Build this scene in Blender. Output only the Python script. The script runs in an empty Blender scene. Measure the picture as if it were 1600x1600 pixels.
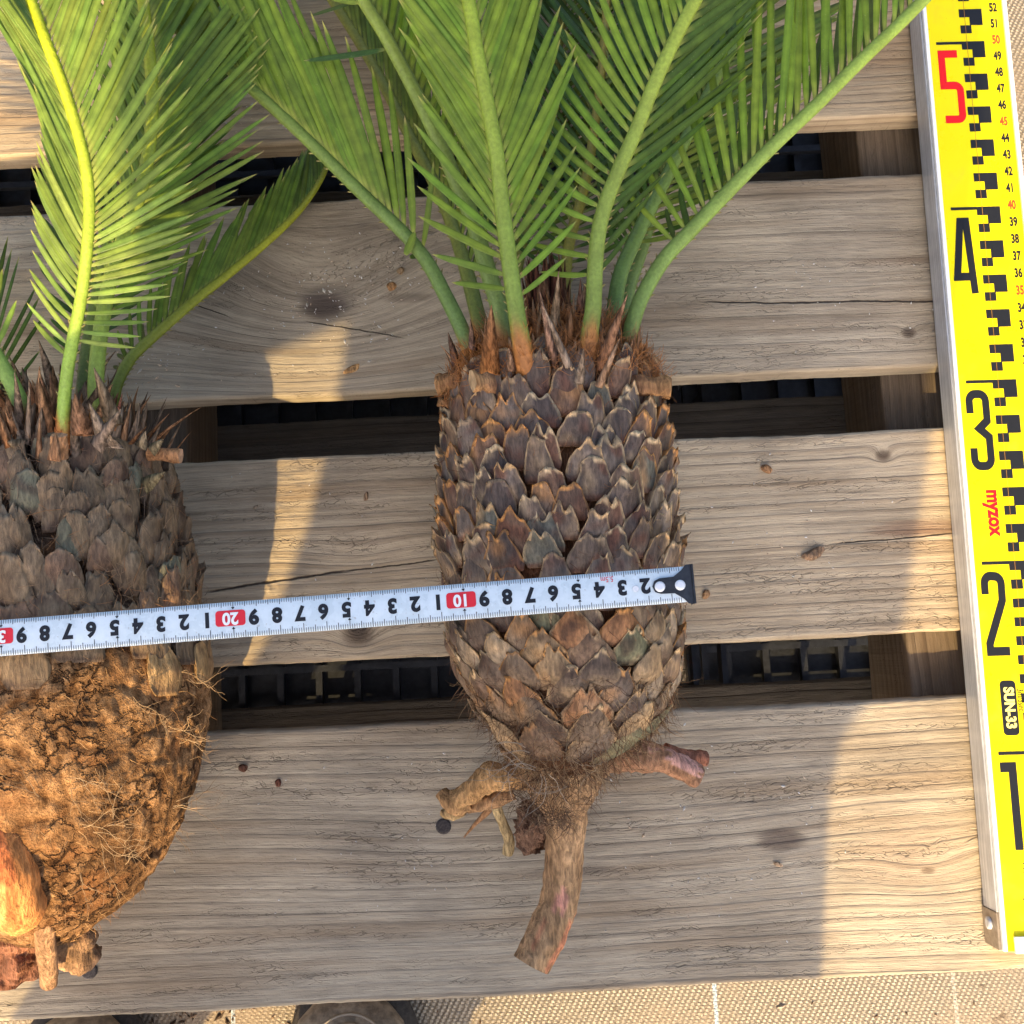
import bpy, bmesh, math, random
from mathutils import Vector, Matrix, noise
from math import sin, cos, pi, radians, exp
random.seed(7)
C = bpy.data.collections.new('scene'); bpy.context.scene.collection.children.link(C)
S = bpy.context.scene
# ------------------------------------------------------------------ camera
TILT, YAW, F, H = radians(8.0), radians(-2.8), 1700.0, 0.600
CAMPOS = Vector((0, 0, H))
CR = (Matrix.Rotation(YAW, 3, 'Z') @ Matrix.Rotation(TILT, 3, 'X'))
cd = bpy.data.cameras.new('camera'); cam = bpy.data.objects.new('camera', cd); C.objects.link(cam)
cam.matrix_world = Matrix.Translation(CAMPOS) @ CR.to_4x4()
cd.sensor_width = 36; cd.lens = 36 * F / 1600; cd.clip_start = 0.01; cd.clip_end = 200
S.camera = cam
# ------------------------------------------------------------------ sky, sun, exposure
AZ, EL = radians(13), radians(35)
SUN = Vector((-sin(AZ) * cos(EL), -cos(AZ) * cos(EL), sin(EL)))       # towards the sun
w = bpy.data.worlds.new('World'); S.world = w; w.use_nodes = True
wn = w.node_tree.nodes; wl = w.node_tree.links
sky = wn.new('ShaderNodeTexSky'); sky.sky_type = 'NISHITA'; sky.sun_disc = False
sky.sun_elevation = EL; sky.sun_rotation = math.atan2(SUN.x, SUN.y)
sky.dust_density = 5.0; sky.air_density = 0.8
wl.new(sky.outputs[0], wn['Background'].inputs[0]); wn['Background'].inputs[1].default_value = 0.15
sd = bpy.data.lights.new('sun', 'SUN'); sun = bpy.data.objects.new('sun', sd); C.objects.link(sun)
sd.energy = 2.6; sd.angle = radians(0.6); sd.color = (1.0, 0.74, 0.36)
sun.rotation_euler = (-SUN).to_track_quat('-Z', 'Y').to_euler()
S.view_settings.view_transform = 'Standard'; S.view_settings.look = 'None'
S.view_settings.exposure = 1.64; S.view_settings.gamma = 1
S.view_settings.use_curve_mapping = False
ZG = -0.26                                                            # ground level (pallet deck top is z = 0)

def P(px, py, z=0.0):
    """world point at height z seen at a pixel of the photograph (used to read positions off it)"""
    d = CR @ Vector((px - 800, 800 - py, -F))
    return CAMPOS + d * ((z - H) / d.z)

# ------------------------------------------------------------------ helpers
def tag(o, label=None, cat=None, group=None, kind=None):
    if label: o['label'] = label
    if cat: o['category'] = cat
    if group: o['group'] = group
    if kind: o['kind'] = kind
    return o
def empty(name, loc=(0, 0, 0), label=None, cat=None, group=None):
    o = bpy.data.objects.new(name, None); C.objects.link(o); o.location = loc
    o.empty_display_size = 0.02
    return tag(o, label, cat, group)

class MB:
    def __init__(s): s.v = []; s.f = []; s.c = []; s.m = []
    def vert(s, p, c=(1, 1, 1)):
        s.v.append((p[0], p[1], p[2])); s.c.append((c[0], c[1], c[2], 1.0)); return len(s.v) - 1
    def face(s, f, mi=0): s.f.append(tuple(f)); s.m.append(mi)
    def build(s, name, mat, parent=None, smooth=True):
        me = bpy.data.meshes.new(name); me.from_pydata(s.v, [], s.f)
        mats = mat if isinstance(mat, (list, tuple)) else [mat]
        for m_ in mats: me.materials.append(m_)
        a = me.color_attributes.new('tint', 'FLOAT_COLOR', 'POINT')
        flat = [x for c in s.c for x in c]; a.data.foreach_set('color', flat)
        me.polygons.foreach_set('use_smooth', [smooth] * len(me.polygons))
        me.polygons.foreach_set('material_index', s.m)
        me.update()
        o = bpy.data.objects.new(name, me); C.objects.link(o)
        if parent:
            o.parent = parent
            base = parent.location if parent.type == 'EMPTY' else (parent.parent.location if parent.parent else Vector())
            me.transform(Matrix.Translation(-Vector(base)))
        return o
    def box(s, x0, x1, y0, y1, z0, z1, c=(1, 1, 1), M=None):
        ids = []
        for z in (z0, z1):
            for (x, y) in ((x0, y0), (x1, y0), (x1, y1), (x0, y1)):
                p = Vector((x, y, z)); p = M @ p if M else p
                ids.append(s.vert(p, c))
        a = ids
        for f in ((0, 3, 2, 1), (4, 5, 6, 7), (0, 1, 5, 4), (1, 2, 6, 5), (2, 3, 7, 6), (3, 0, 4, 7)):
            s.face([a[i] for i in f])
    def quad(s, x0, x1, y0, y1, z, c=(1, 1, 1), M=None):
        ids = [s.vert((M @ Vector(p)) if M else p, c) for p in ((x0, y0, z), (x1, y0, z), (x1, y1, z), (x0, y1, z))]
        s.face(ids)
    def tube(s, pts, rad, n=10, col=(1, 1, 1), cap0=None, cap1=None, rough=0.0, fq=60, ref=None, sq=1.0):
        """pts: list of Vector; rad: list; col: colour or function(t, angle)"""
        pts = [Vector(p) for p in pts]; N = len(pts)
        ref = Vector(ref) if ref else Vector((0.13, 0.21, 0.97))
        rings = []
        for i, p in enumerate(pts):
            T = (pts[min(i + 1, N - 1)] - pts[max(i - 1, 0)]).normalized()
            A = T.cross(ref).normalized(); B = A.cross(T)
            ring = []
            for k in range(n):
                a = 2 * pi * k / n
                d = A * cos(a) + B * sin(a) * sq
                r = rad[i]
                q = p + d * r
                if rough: r = rad[i] * (1 + rough * noise.noise(q * fq) + rough * .5 * noise.noise(q * fq * 3)); q = p + d * r
                c = col(i / (N - 1), a) if callable(col) else col
                ring.append(s.vert(q, c))
            rings.append(ring)
        for i in range(N - 1):
            for k in range(n):
                s.face((rings[i][k], rings[i][(k + 1) % n], rings[i + 1][(k + 1) % n], rings[i + 1][k]))
        for cap, i in ((cap0, 0), (cap1, N - 1)):
            if cap is not None:
                ids = [s.vert(Vector(s.v[j]), cap) for j in rings[i]]
                s.face(ids if i else ids[::-1])
        return rings
def smooth_path(pts, n):
    pts = [Vector(p) for p in pts]
    q = [pts[0] * 2 - pts[1]] + pts + [pts[-1] * 2 - pts[-2]]
    out = []
    for i in range(1, len(q) - 2):
        for k in range(24):
            t = k / 24; a, b, c, d = q[i - 1:i + 3]
            out.append(0.5 * ((2 * b) + (c - a) * t + (2 * a - 5 * b + 4 * c - d) * t * t + (3 * b - a - 3 * c + d) * t ** 3))
    out.append(pts[-1])
    L = [0]
    for i in range(1, len(out)): L.append(L[-1] + (out[i] - out[i - 1]).length)
    res = []; j = 0
    for k in range(n):
        t = L[-1] * k / (n - 1)
        while j < len(L) - 2 and L[j + 1] < t: j += 1
        f = (t - L[j]) / max(1e-9, L[j + 1] - L[j])
        res.append(out[j].lerp(out[j + 1], min(1, f)))
    return res, L[-1]
def lerp(a, b, t): return a + (b - a) * t
def lerp3(a, b, t): return tuple(a[i] + (b[i] - a[i]) * t for i in range(3))
def interp(xs, ys, x):
    if x <= xs[0]: return ys[0]
    for i in range(1, len(xs)):
        if x <= xs[i]:
            return lerp(ys[i - 1], ys[i], (x - xs[i - 1]) / (xs[i] - xs[i - 1]))
    return ys[-1]
U = random.uniform

# ------------------------------------------------------------------ node helper
class G:
    def __init__(s, name, rough=0.7, spec=0.3):
        s.m = bpy.data.materials.new(name); s.m.use_nodes = True
        s.t = s.m.node_tree; s.b = s.t.nodes['Principled BSDF']
        s.b.inputs['Roughness'].default_value = rough; s.b.inputs['Specular IOR Level'].default_value = spec
    def n(s, typ, **kw):
        x = s.t.nodes.new(typ)
        for k, v in kw.items(): setattr(x, k, v)
        return x
    def put(s, sock, v):
        if isinstance(v, bpy.types.NodeSocket): s.t.links.new(v, sock)
        else: sock.default_value = v
    def m_(s, op, a, b=0.0, c=0.0, clamp=False):
        x = s.n('ShaderNodeMath', operation=op, use_clamp=clamp)
        s.put(x.inputs[0], a); s.put(x.inputs[1], b); s.put(x.inputs[2], c); return x.outputs[0]
    def add(s, *a):
        r = a[0]
        for b in a[1:]: r = s.m_('ADD', r, b)
        return r
    def mul(s, *a):
        r = a[0]
        for b in a[1:]: r = s.m_('MULTIPLY', r, b)
        return r
    def sub(s, a, b): return s.m_('SUBTRACT', a, b)
    def co(s, kind='Object'): return s.n('ShaderNodeTexCoord').outputs[kind]
    def sep(s, v):
        x = s.n('ShaderNodeSeparateXYZ'); s.put(x.inputs[0], v); return x.outputs
    def vec(s, x, y, z):
        c = s.n('ShaderNodeCombineXYZ'); s.put(c.inputs[0], x); s.put(c.inputs[1], y); s.put(c.inputs[2], z); return c.outputs[0]
    def noise(s, v, scale=1.0, detail=3, rough=.5, dist=0.0):
        x = s.n('ShaderNodeTexNoise'); s.put(x.inputs['Vector'], v)
        x.inputs['Scale'].default_value = scale; x.inputs['Detail'].default_value = detail
        x.inputs['Roughness'].default_value = rough; x.inputs['Distortion'].default_value = dist
        return x.outputs['Fac']
    def voro(s, v, scale=1.0, feature='DISTANCE_TO_EDGE', out='Distance'):
        x = s.n('ShaderNodeTexVoronoi', feature=feature); s.put(x.inputs['Vector'], v)
        x.inputs['Scale'].default_value = scale; return x.outputs[out]
    def ss(s, v, a, b, o0=0.0, o1=1.0):
        x = s.n('ShaderNodeMapRange', interpolation_type='SMOOTHSTEP'); s.put(x.inputs[0], v)
        for i, q in enumerate((a, b, o0, o1)): s.put(x.inputs[i + 1], q)
        return x.outputs[0]
    def mix(s, f, a, b, mode='MIX'):
        x = s.n('ShaderNodeMix', data_type='RGBA', blend_type=mode)
        s.put(x.inputs[0], f)
        for i, q in ((6, a), (7, b)):
            s.put(x.inputs[i], q if isinstance(q, bpy.types.NodeSocket) else (*q[:3], 1.0))
        return x.outputs[2]
    def attr(s):
        x = s.n('ShaderNodeVertexColor', layer_name='tint'); return x.outputs[0]
    def col(s, c): s.put(s.b.inputs['Base Color'], c if isinstance(c, bpy.types.NodeSocket) else (*c[:3], 1.0))
    def bump(s, h, dist=0.001, strength=1.0):
        x = s.n('ShaderNodeBump'); s.put(x.inputs['Height'], h)
        x.inputs['Distance'].default_value = dist; x.inputs['Strength'].default_value = strength
        s.t.links.new(x.outputs[0], s.b.inputs['Normal'])

def wood_mat(name, c_lo, c_hi, c_dark, knots=(), seed=0.0, spacing=.0075, crack=1.0, cracks=(), stains=(), wavy=1.0, ax=0, ringk=1.0):
    g = G(name, .82, .25)
    o = g.sep(g.co())
    x, y, z = (o[0], o[1], o[2]) if ax == 0 else (o[1], o[0], o[2])
    low = g.noise(g.vec(g.mul(x, 3.0), g.mul(y, 9.0), seed), 1.0, 2)
    low2 = g.noise(g.vec(g.mul(x, 14.0), g.mul(y, 34.0), seed + 4), 1.0, 2)
    v = g.add(y, g.mul(g.sub(low, .5), .015 * wavy), g.mul(g.sub(low2, .5), .0022), g.mul(z, .8))
    kn = []
    for (kx, ky, a, b, amp, core) in knots:
        dx = g.m_('DIVIDE', g.sub(x, kx), a); dy = g.m_('DIVIDE', g.sub(y, ky), b)
        d2 = g.add(g.mul(dx, dx), g.mul(dy, dy))
        e = g.m_('EXPONENT', g.mul(d2, -1.0))
        v = g.add(v, g.mul(e, amp))
        if core: kn.append((d2, core))
    # growth rings
    fr = g.m_('FRACT', g.m_('DIVIDE', v, spacing))
    late = g.mul(g.ss(fr, .35, .88), g.ss(fr, .9, 1.0, 1.0, 0.0))
    wv = g.noise(g.vec(g.mul(x, 2.0), g.mul(v, 160.0), seed + 9), 1.0, 2)
    late = g.mul(late, g.ss(wv, .3, .62, .12, 1.0), ringk)
    streak = g.noise(g.vec(g.mul(x, 9.0), g.mul(v, 420.0), seed + 2), 1.0, 4, .6)
    fib = g.noise(g.vec(g.mul(x, 70.0), g.mul(v, 1900.0), seed + 1), 1.0, 3, .6)
    blotch = g.noise(g.vec(g.mul(x, 9.0), g.mul(y, 16.0), seed + 5), 1.0, 4, .62)
    grit = g.noise(g.vec(g.mul(x, 600.0), g.mul(y, 900.0), seed), 1.0, 2, .7)
    # weather checks: wandering short fissures
    dis = g.noise(g.vec(g.mul(x, 160.0), g.mul(y, 300.0), seed + 3), 1.0, 3)
    cv = g.voro(g.vec(g.add(g.mul(x, 150.0), g.mul(dis, 1.6)), g.add(g.mul(v, 560.0), g.mul(dis, 2.2)), seed), 1.0)
    mask = g.ss(g.noise(g.vec(g.mul(x, 13.0), g.mul(v, 95.0), seed + 6), 1.0, 3, .6), .47, .66)
    mask2 = g.ss(g.noise(g.vec(g.mul(x, 110.0), g.mul(y, 380.0), seed + 8), 1.0, 2), .42, .6)
    chk = g.mul(g.ss(cv, .0, .11, 1.0, 0.0), mask, g.ss(mask2, 0, 1, .15, 1), crack, .5)
    # long drying cracks: (x0, x1, y, slope, width)
    for (x0, x1, yc, sl, wd) in cracks:
        yy = g.add(yc, g.mul(g.sub(x, x0), sl), g.mul(g.sub(low2, .5), .004), g.mul(g.sub(dis, .5), .0012))
        d = g.m_('ABSOLUTE', g.sub(y, yy))
        l = g.mul(g.ss(d, wd * .3, wd, 1.0, 0.0), g.ss(x, x0, x0 + .012), g.ss(x, x1 - .012, x1, 1.0, 0.0))
        chk = g.m_('MAXIMUM', chk, l)
    tone = g.add(g.mul(streak, .38), g.mul(fib, .32), g.mul(blotch, .62))
    up = lambda q: (q[0] * 1.52, q[1] * 1.46, q[2] * 1.25)
    c_lo, c_hi, c_dark = tuple(q * .80 for q in up(c_lo)), tuple(q * 1.04 for q in up(c_hi)), (c_dark[0] * 1.0, c_dark[1] * .96, c_dark[2] * .9)
    c = g.mix(g.ss(tone, .42, .9), c_lo, c_hi)
    warm = g.noise(g.vec(g.mul(x, 5.0), g.mul(v, 60.0), seed + 12), 1.0, 3)
    c = g.mix(g.mul(g.ss(warm, .48, .72), .45), c, (c_lo[0] * 1.25, c_lo[1] * 1.02, c_lo[2] * .78))
    c = g.mix(g.mul(late, .42), c, c_dark)
    c = g.mix(g.ss(grit, .66, .76, 0, .5), c, c_dark)
    for d2, core in kn:
        c = g.mix(g.ss(d2, 0.0, core, .78, 0.0), c, (c_dark[0] * .55, c_dark[1] * .5, c_dark[2] * .5))
    for (sx, sy, a, b, k, sc) in stains:
        dx = g.m_('DIVIDE', g.sub(x, sx), a); dy = g.m_('DIVIDE', g.sub(y, sy), b)
        d2 = g.add(g.mul(dx, dx), g.mul(dy, dy), g.mul(g.sub(blotch, .5), 1.6), g.mul(g.sub(streak, .5), .8))
        c = g.mix(g.ss(d2, .1, 1.1, k, 0.0), c, sc)
    c = g.mix(g.mul(chk, .93), c, (c_dark[0] * .16, c_dark[1] * .14, c_dark[2] * .13))
    g.col(c)
    hgt = g.add(g.mul(streak, .7), g.mul(fib, .55), g.mul(late, .5), g.mul(grit, .25), g.mul(chk, -1.6), g.mul(g.noise(g.vec(g.mul(x, 160.0), g.mul(y, 420.0), seed), 1.0, 3), .6))
    g.bump(hgt, .0011, .65)
    return g.m
def tint_mat(name, rough=.7, spec=.3, ns=300, nk=.35, bd=.0006, stretch=None, k2=0, coat=0):
    g = G(name, rough, spec)
    o = g.co()
    if stretch:
        q = g.sep(o); o = g.vec(g.mul(q[0], stretch[0]), g.mul(q[1], stretch[1]), g.mul(q[2], stretch[2]))
    nz = g.noise(o, ns, 4, .6); nb = g.noise(o, ns * .18, 3, .6)
    c = g.mix(1.0, g.attr(), g.mix(g.ss(nz, .3, .72), (1 - nk,) * 3, (1 + nk,) * 3), 'MULTIPLY')
    c = g.mix(1.0, c, g.mix(g.ss(nb, .3, .7), (1 - nk * .7, 1 - nk * .8, 1 - nk * .9), (1 + nk * .5,) * 3), 'MULTIPLY')
    g.col(c); g.bump(g.add(nz, g.mul(nb, 1.2)), bd, 1.0)
    if coat: g.b.inputs['Coat Weight'].default_value = coat
    return g.m
def flat_mat(name, c, rough=.5, spec=.4, metal=0, ns=0, nk=.1):
    g = G(name, rough, spec); g.b.inputs['Metallic'].default_value = metal
    if ns:
        nz = g.noise(g.co(), ns, 4, .65)
        g.col(g.mix(g.ss(nz, .3, .7), tuple(x * (1 - nk) for x in c), tuple(min(1, x * (1 + nk)) for x in c)))
        g.bump(nz, .0003, .5)
    else: g.col(c)
    return g.m

# ------------------------------------------------------------------ materials
M = {}
M['cata'] = tint_mat('bract_fibre', .9, .15, 700, .6, .0016, (1, .14, 1))
M['scale'] = tint_mat('leaf_base_bark', .62, .35, 600, .36, .0014, (1, .3, 1))
M['fuzz'] = tint_mat('brown_fuzz', .95, .1, 1100, .38, .0018, (1, .16, 1))
M['fibre'] = tint_mat('root_fibre', .8, .2, 300, .2, .0002)
M['root'] = tint_mat('root_bark', .8, .25, 600, .42, .0022, (1, .22, 1))
M['rachis'] = tint_mat('leaf_stalk', .45, .3, 600, .14, .0004)
def leaf_mat():
    g = G('leaflet', .46, .28)
    nz = g.noise(g.co(), 150, 3); nf = g.noise(g.co(), 900, 3)
    c = g.mix(1.0, g.attr(), g.mix(g.ss(nz, .3, .7), (.78, .80, .74), (1.18, 1.16, 1.1)), 'MULTIPLY')
    c = g.mix(g.ss(nf, .68, .76, 0, .5), c, (.30, .31, .16))
    g.col(c); g.bump(g.add(nf, nz), .0003, .5)
    tr = g.n('ShaderNodeBsdfTranslucent'); mx = g.n('ShaderNodeMixShader'); mx.inputs[0].default_value = .16
    g.t.links.new(g.mix(1.0, c, (1.5, 1.7, .6), 'MULTIPLY'), tr.inputs[0])
    out = [n for n in g.t.nodes if n.type == 'OUTPUT_MATERIAL'][0]
    g.t.links.new(g.b.outputs[0], mx.inputs[1]); g.t.links.new(tr.outputs[0], mx.inputs[2]); g.t.links.new(mx.outputs[0], out.inputs[0])
    return g.m
M['leaf'] = leaf_mat()

# ------------------------------------------------------------------ ground: woven weed-control fabric
def ground():
    g = G('woven_ground_cloth', .6, .35)
    q = g.sep(g.co()); x, y = q[0], q[1]
    n0 = g.noise(g.co(), 9, 4, .6); n1 = g.noise(g.co(), 55, 4, .65); n2 = g.noise(g.co(), 420, 3, .6)
    a = g.add(g.mul(x, .93), g.mul(y, .37)); b = g.sub(g.mul(y, .93), g.mul(x, .37))
    # twill look: short pale slats between darker threads
    rowi = g.m_('FLOOR', g.mul(y, 420.0))
    v = g.m_('FRACT', g.mul(y, 420.0))
    u = g.m_('FRACT', g.add(g.mul(g.add(x, g.mul(n1, .003)), 230.0), g.mul(rowi, -.31)))
    thread = g.mul(g.ss(u, .10, .35), g.ss(u, .62, .92, 1, 0), g.ss(v, .0, .25, .55, 1), g.ss(v, .78, 1.0, 1, .55))
    thread = g.mul(thread, g.ss(n2, .3, .6, .65, 1), g.ss(n0, .35, .65, 1, .45))
    c = g.mix(thread, (.17, .135, .09), (.44, .37, .27))
    c = g.mix(g.ss(n0, .42, .66, 0, .6), c, (.34, .25, .16))
    c = g.mix(g.ss(n1, .62, .72, 0, .8), c, (.10, .065, .035))
    for (xc, cc) in ((P(1118, 1560, ZG).x, (.42, .56, .62)), (P(1493, 1560, ZG).x, (.42, .38, .30)), (P(365, 1590, ZG).x, (.45, .58, .64))):
        d = g.m_('ABSOLUTE', g.sub(g.add(x, g.mul(n1, .0007)), xc)); c = g.mix(g.mul(g.ss(d, .0012, .0018, .85, 0), g.ss(n2, .35, .6, .3, 1)), c, cc)
    g.col(c); g.bump(g.add(thread, g.mul(n2, .5), g.mul(n1, .5)), .0012, .9)
    mb = MB(); mb.quad(-60, 60, -60, 60, ZG)
    o = mb.build('ground_cloth', g.m); o['kind'] = 'structure'
ground()

# ------------------------------------------------------------------ pallet
XEND = P(1553, 180, 0).x
def board_obj(name, x0, x1, y0, y1, z0, z1, mat, parent, seed, wob=.0009, along='x'):
    """a weathered board: chamfered, with a slightly wandering outline"""
    mb = MB()
    L = (x1 - x0) if along == 'x' else (y1 - y0); nseg = max(8, int(L / .006))
    cx, cy = (x0 + x1) / 2, (y0 + y1) / 2
    prof = []
    Wd = (y1 - y0) / 2 if along == 'x' else (x1 - x0) / 2
    ch = .0016
    ring = [(-Wd, z0 + ch), (-Wd, z1 - ch), (-Wd + ch * .35, z1 - ch * .35), (-Wd + ch, z1)]
    nw = 10
    ring += [(lerp(-Wd + ch, Wd - ch, k / nw), z1) for k in range(1, nw)]
    ring += [(Wd - ch, z1), (Wd - ch * .35, z1 - ch * .35), (Wd, z1 - ch), (Wd, z0 + ch), (Wd - ch, z0), (-Wd + ch, z0)]
    rings = []
    for i in range(nseg + 1):
        t = lerp(-L / 2, L / 2, i / nseg); r = []
        e = 1 - (.0012 if i in (0, nseg) else 0)
        for (a, z) in ring:
            n1 = noise.noise(Vector((t * 14, a * 6 + seed * 3.1, z * 40 + seed)))
            n2 = noise.noise(Vector((t * 120, a * 30 + seed * 1.7, z * 300 + seed)))
            edge = abs(a) / Wd
            aa = a + (1 if a > 0 else -1) * (n1 * wob * 1.3 + n2 * wob * .55) * (1 if edge > .93 else 0)
            zz = z + (n1 * .0004 + (n2 * .00035 if edge > .9 else 0))
            p = (t + cx, aa + cy, zz) if along == 'x' else (aa + cx, t + cy, zz)
            r.append(mb.vert(p))
        rings.append(r)
    n = len(ring)
    for i in range(nseg):
        for k in range(n):
            f = (rings[i][k], rings[i + 1][k], rings[i + 1][(k + 1) % n], rings[i][(k + 1) % n])
            mb.face(f if along == 'x' else f[::-1])
    for i in (0, nseg):
        ids = [mb.vert(mb.v[j]) for j in rings[i]]; mb.face(ids if (i == 0) == (along == 'x') else ids[::-1])
    o = mb.build(name, mat, parent, smooth=False)
    # local origin at the board's centre so its grain pattern is its own
    off = Vector((cx, cy, (z0 + z1) / 2)); o.data.transform(Matrix.Translation(-off + Vector(parent.location))); o.location = off - Vector(parent.location)
    return o
pallet = empty('wooden_pallet', (0, 0, 0), 'weathered grey wooden pallet carrying both cycads and the measuring staff', 'pallet')
def yavg(*pts): return sum(P(a, b, 0).y for a, b in pts) / len(pts)
T = .018
yb = [  # (top y, bottom y)
    (yavg((0, -122), (800, -140)), yavg((326, 227), (800, 206), (1430, 183))),
    (yavg((0, 338), (600, 309), (1171, 282), (1445, 269)), yavg((230, 630), (1040, 592), (1470, 568))),
    (yavg((270, 728), (675, 706), (1060, 686), (1480, 664)), yavg((330, 1045), (700, 1025), (1070, 1004), (1500, 986))),
    (yavg((328, 1141), (1040, 1110), (1514, 1093)), yavg((175, 1585), (800, 1557), (1400, 1530), (1590, 1511)))]
XL = -.82
cxb = (XL + XEND) / 2
def loc(px, py, k): p = P(px, py, 0); return p.x - cxb, p.y - (yb[k][0] + yb[k][1]) / 2

def K(px, py, k, a, b, amp, core): x, y = loc(px, py, k); return (x, y, a, b, amp, core)
def ST(px, py, k, a, b, s, c): x, y = loc(px, py, k); return (x, y, a, b, s, c)
def CK(pxa, pya, pxb, pyb, k, w):
    x0, y0 = loc(pxa, pya, k); x1, y1 = loc(pxb, pyb, k); return (x0, x1, y0, (y1 - y0) / (x1 - x0), w)
bm = [
    wood_mat('board_wood_first', (.20, .155, .115), (.37, .30, .225), (.14, .09, .058), knots=[K(60, 40, 0, .05, .03, .008, .1)], seed=3.1, spacing=.0052, crack=.5, wavy=.6),
    wood_mat('board_wood_second', (.135, .112, .092), (.30, .258, .213), (.085, .062, .047), knots=[K(505, 480, 1, .075, .04, .034, .05), K(1420, 520, 1, .006, .005, .004, .8)], seed=11.7, spacing=.0080,
             crack=.75, cracks=[CK(1090, 472, 1500, 471, 1, .0007), CK(470, 500, 640, 530, 1, .0005), CK(240, 455, 370, 500, 1, .0005)], stains=[ST(515, 470, 1, .02, .012, .5, (.06, .045, .04)), ST(640, 465, 1, .02, .004, .5, (.06, .04, .03)), ST(1440, 405, 1, .05, .003, .35, (.12, .07, .04))], wavy=1.1, ringk=.6),
    wood_mat('board_wood_third', (.165, .132, .102), (.345, .285, .222), (.105, .068, .044), knots=[K(560, 990, 2, .012, .010, .010, .9), K(1380, 712, 2, .006, .005, .006, .9), K(560, 870, 2, .03, .012, .005, 0)], seed=23.4, spacing=.0062,
             crack=1.0, cracks=[CK(310, 925, 560, 888, 2, .0009), CK(520, 893, 700, 872, 2, .0006), CK(1290, 850, 1505, 832, 2, .0006)], stains=[ST(1440, 826, 2, .035, .006, .6, (.15, .07, .04)), ST(560, 985, 2, .006, .007, .55, (.05, .035, .025))], wavy=.35),
    wood_mat('board_wood_fourth', (.155, .130, .108), (.330, .285, .235), (.100, .072, .052), knots=[K(1450, 1360, 3, .030, .014, .008, .03), K(900, 1330, 3, .16, .035, .010, 0)], seed=37.9, spacing=.0068,
             crack=1.0, cracks=[CK(1500, 1318, 1545, 1300, 3, .0006)], stains=[ST(1222, 1312, 3, .016, .007, .7, (.075, .05, .038)), ST(900, 1360, 3, .03, .005, .4, (.06, .055, .055)), ST(1440, 1340, 3, .05, .02, .35, (.30, .20, .12))], wavy=.7, ringk=.8)]
for k in range(4):
    board_obj('deck_board', XL, XEND, yb[k][1], yb[k][0], -T, 0, bm[k], pallet, k + 1.3)
# two more boards beyond the picture's top edge
gap = yb[1][0] - yb[2][0]
m5 = wood_mat('board_wood_far', (.17, .14, .11), (.34, .28, .22), (.11, .07, .05), seed=51.0, wavy=.6)
y = yb[0][0] + .035
board_obj('deck_board', XL, XEND, y, y + .11, -T, 0, m5, pallet, 6.3)
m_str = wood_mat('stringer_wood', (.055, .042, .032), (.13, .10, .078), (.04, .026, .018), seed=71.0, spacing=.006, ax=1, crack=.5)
xr = (P(1340, 240, -T).x + P(1385, 625, -T).x + P(1420, 1045, -T).x) / 3
xl0, xl1 = P(192, 680, -T).x, P(290, 680, -T).x
YT = yb[0][0] + .145
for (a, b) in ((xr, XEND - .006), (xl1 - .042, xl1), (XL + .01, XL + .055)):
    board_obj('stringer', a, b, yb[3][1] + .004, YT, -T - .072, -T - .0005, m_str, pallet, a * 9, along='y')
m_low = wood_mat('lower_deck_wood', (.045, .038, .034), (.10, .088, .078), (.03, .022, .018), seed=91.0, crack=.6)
ZL = -T - .073
# lower deck boards, seen through the gaps
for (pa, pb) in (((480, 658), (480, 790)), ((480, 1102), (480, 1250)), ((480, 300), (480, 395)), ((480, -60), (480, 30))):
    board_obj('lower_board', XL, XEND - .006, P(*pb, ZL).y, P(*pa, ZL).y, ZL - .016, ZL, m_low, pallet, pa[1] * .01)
m_nail = flat_mat('rusty_nail', (.055, .045, .04), .5, .5, .7, 900, .4)
for (nx, ny) in ((140, 1517), (693, 1291)):
    p = P(nx, ny, 0); nb = MB()
    nb.tube([p + Vector((0, 0, -.001)), p + Vector((0, 0, .0007)), p + Vector((0, 0, .0010))], [.0042, .0042, .0034], 16, ref=(1, 0, 0), cap1=(1, 1, 1))
    nb.build('nail', m_nail, pallet, smooth=False)

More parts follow.
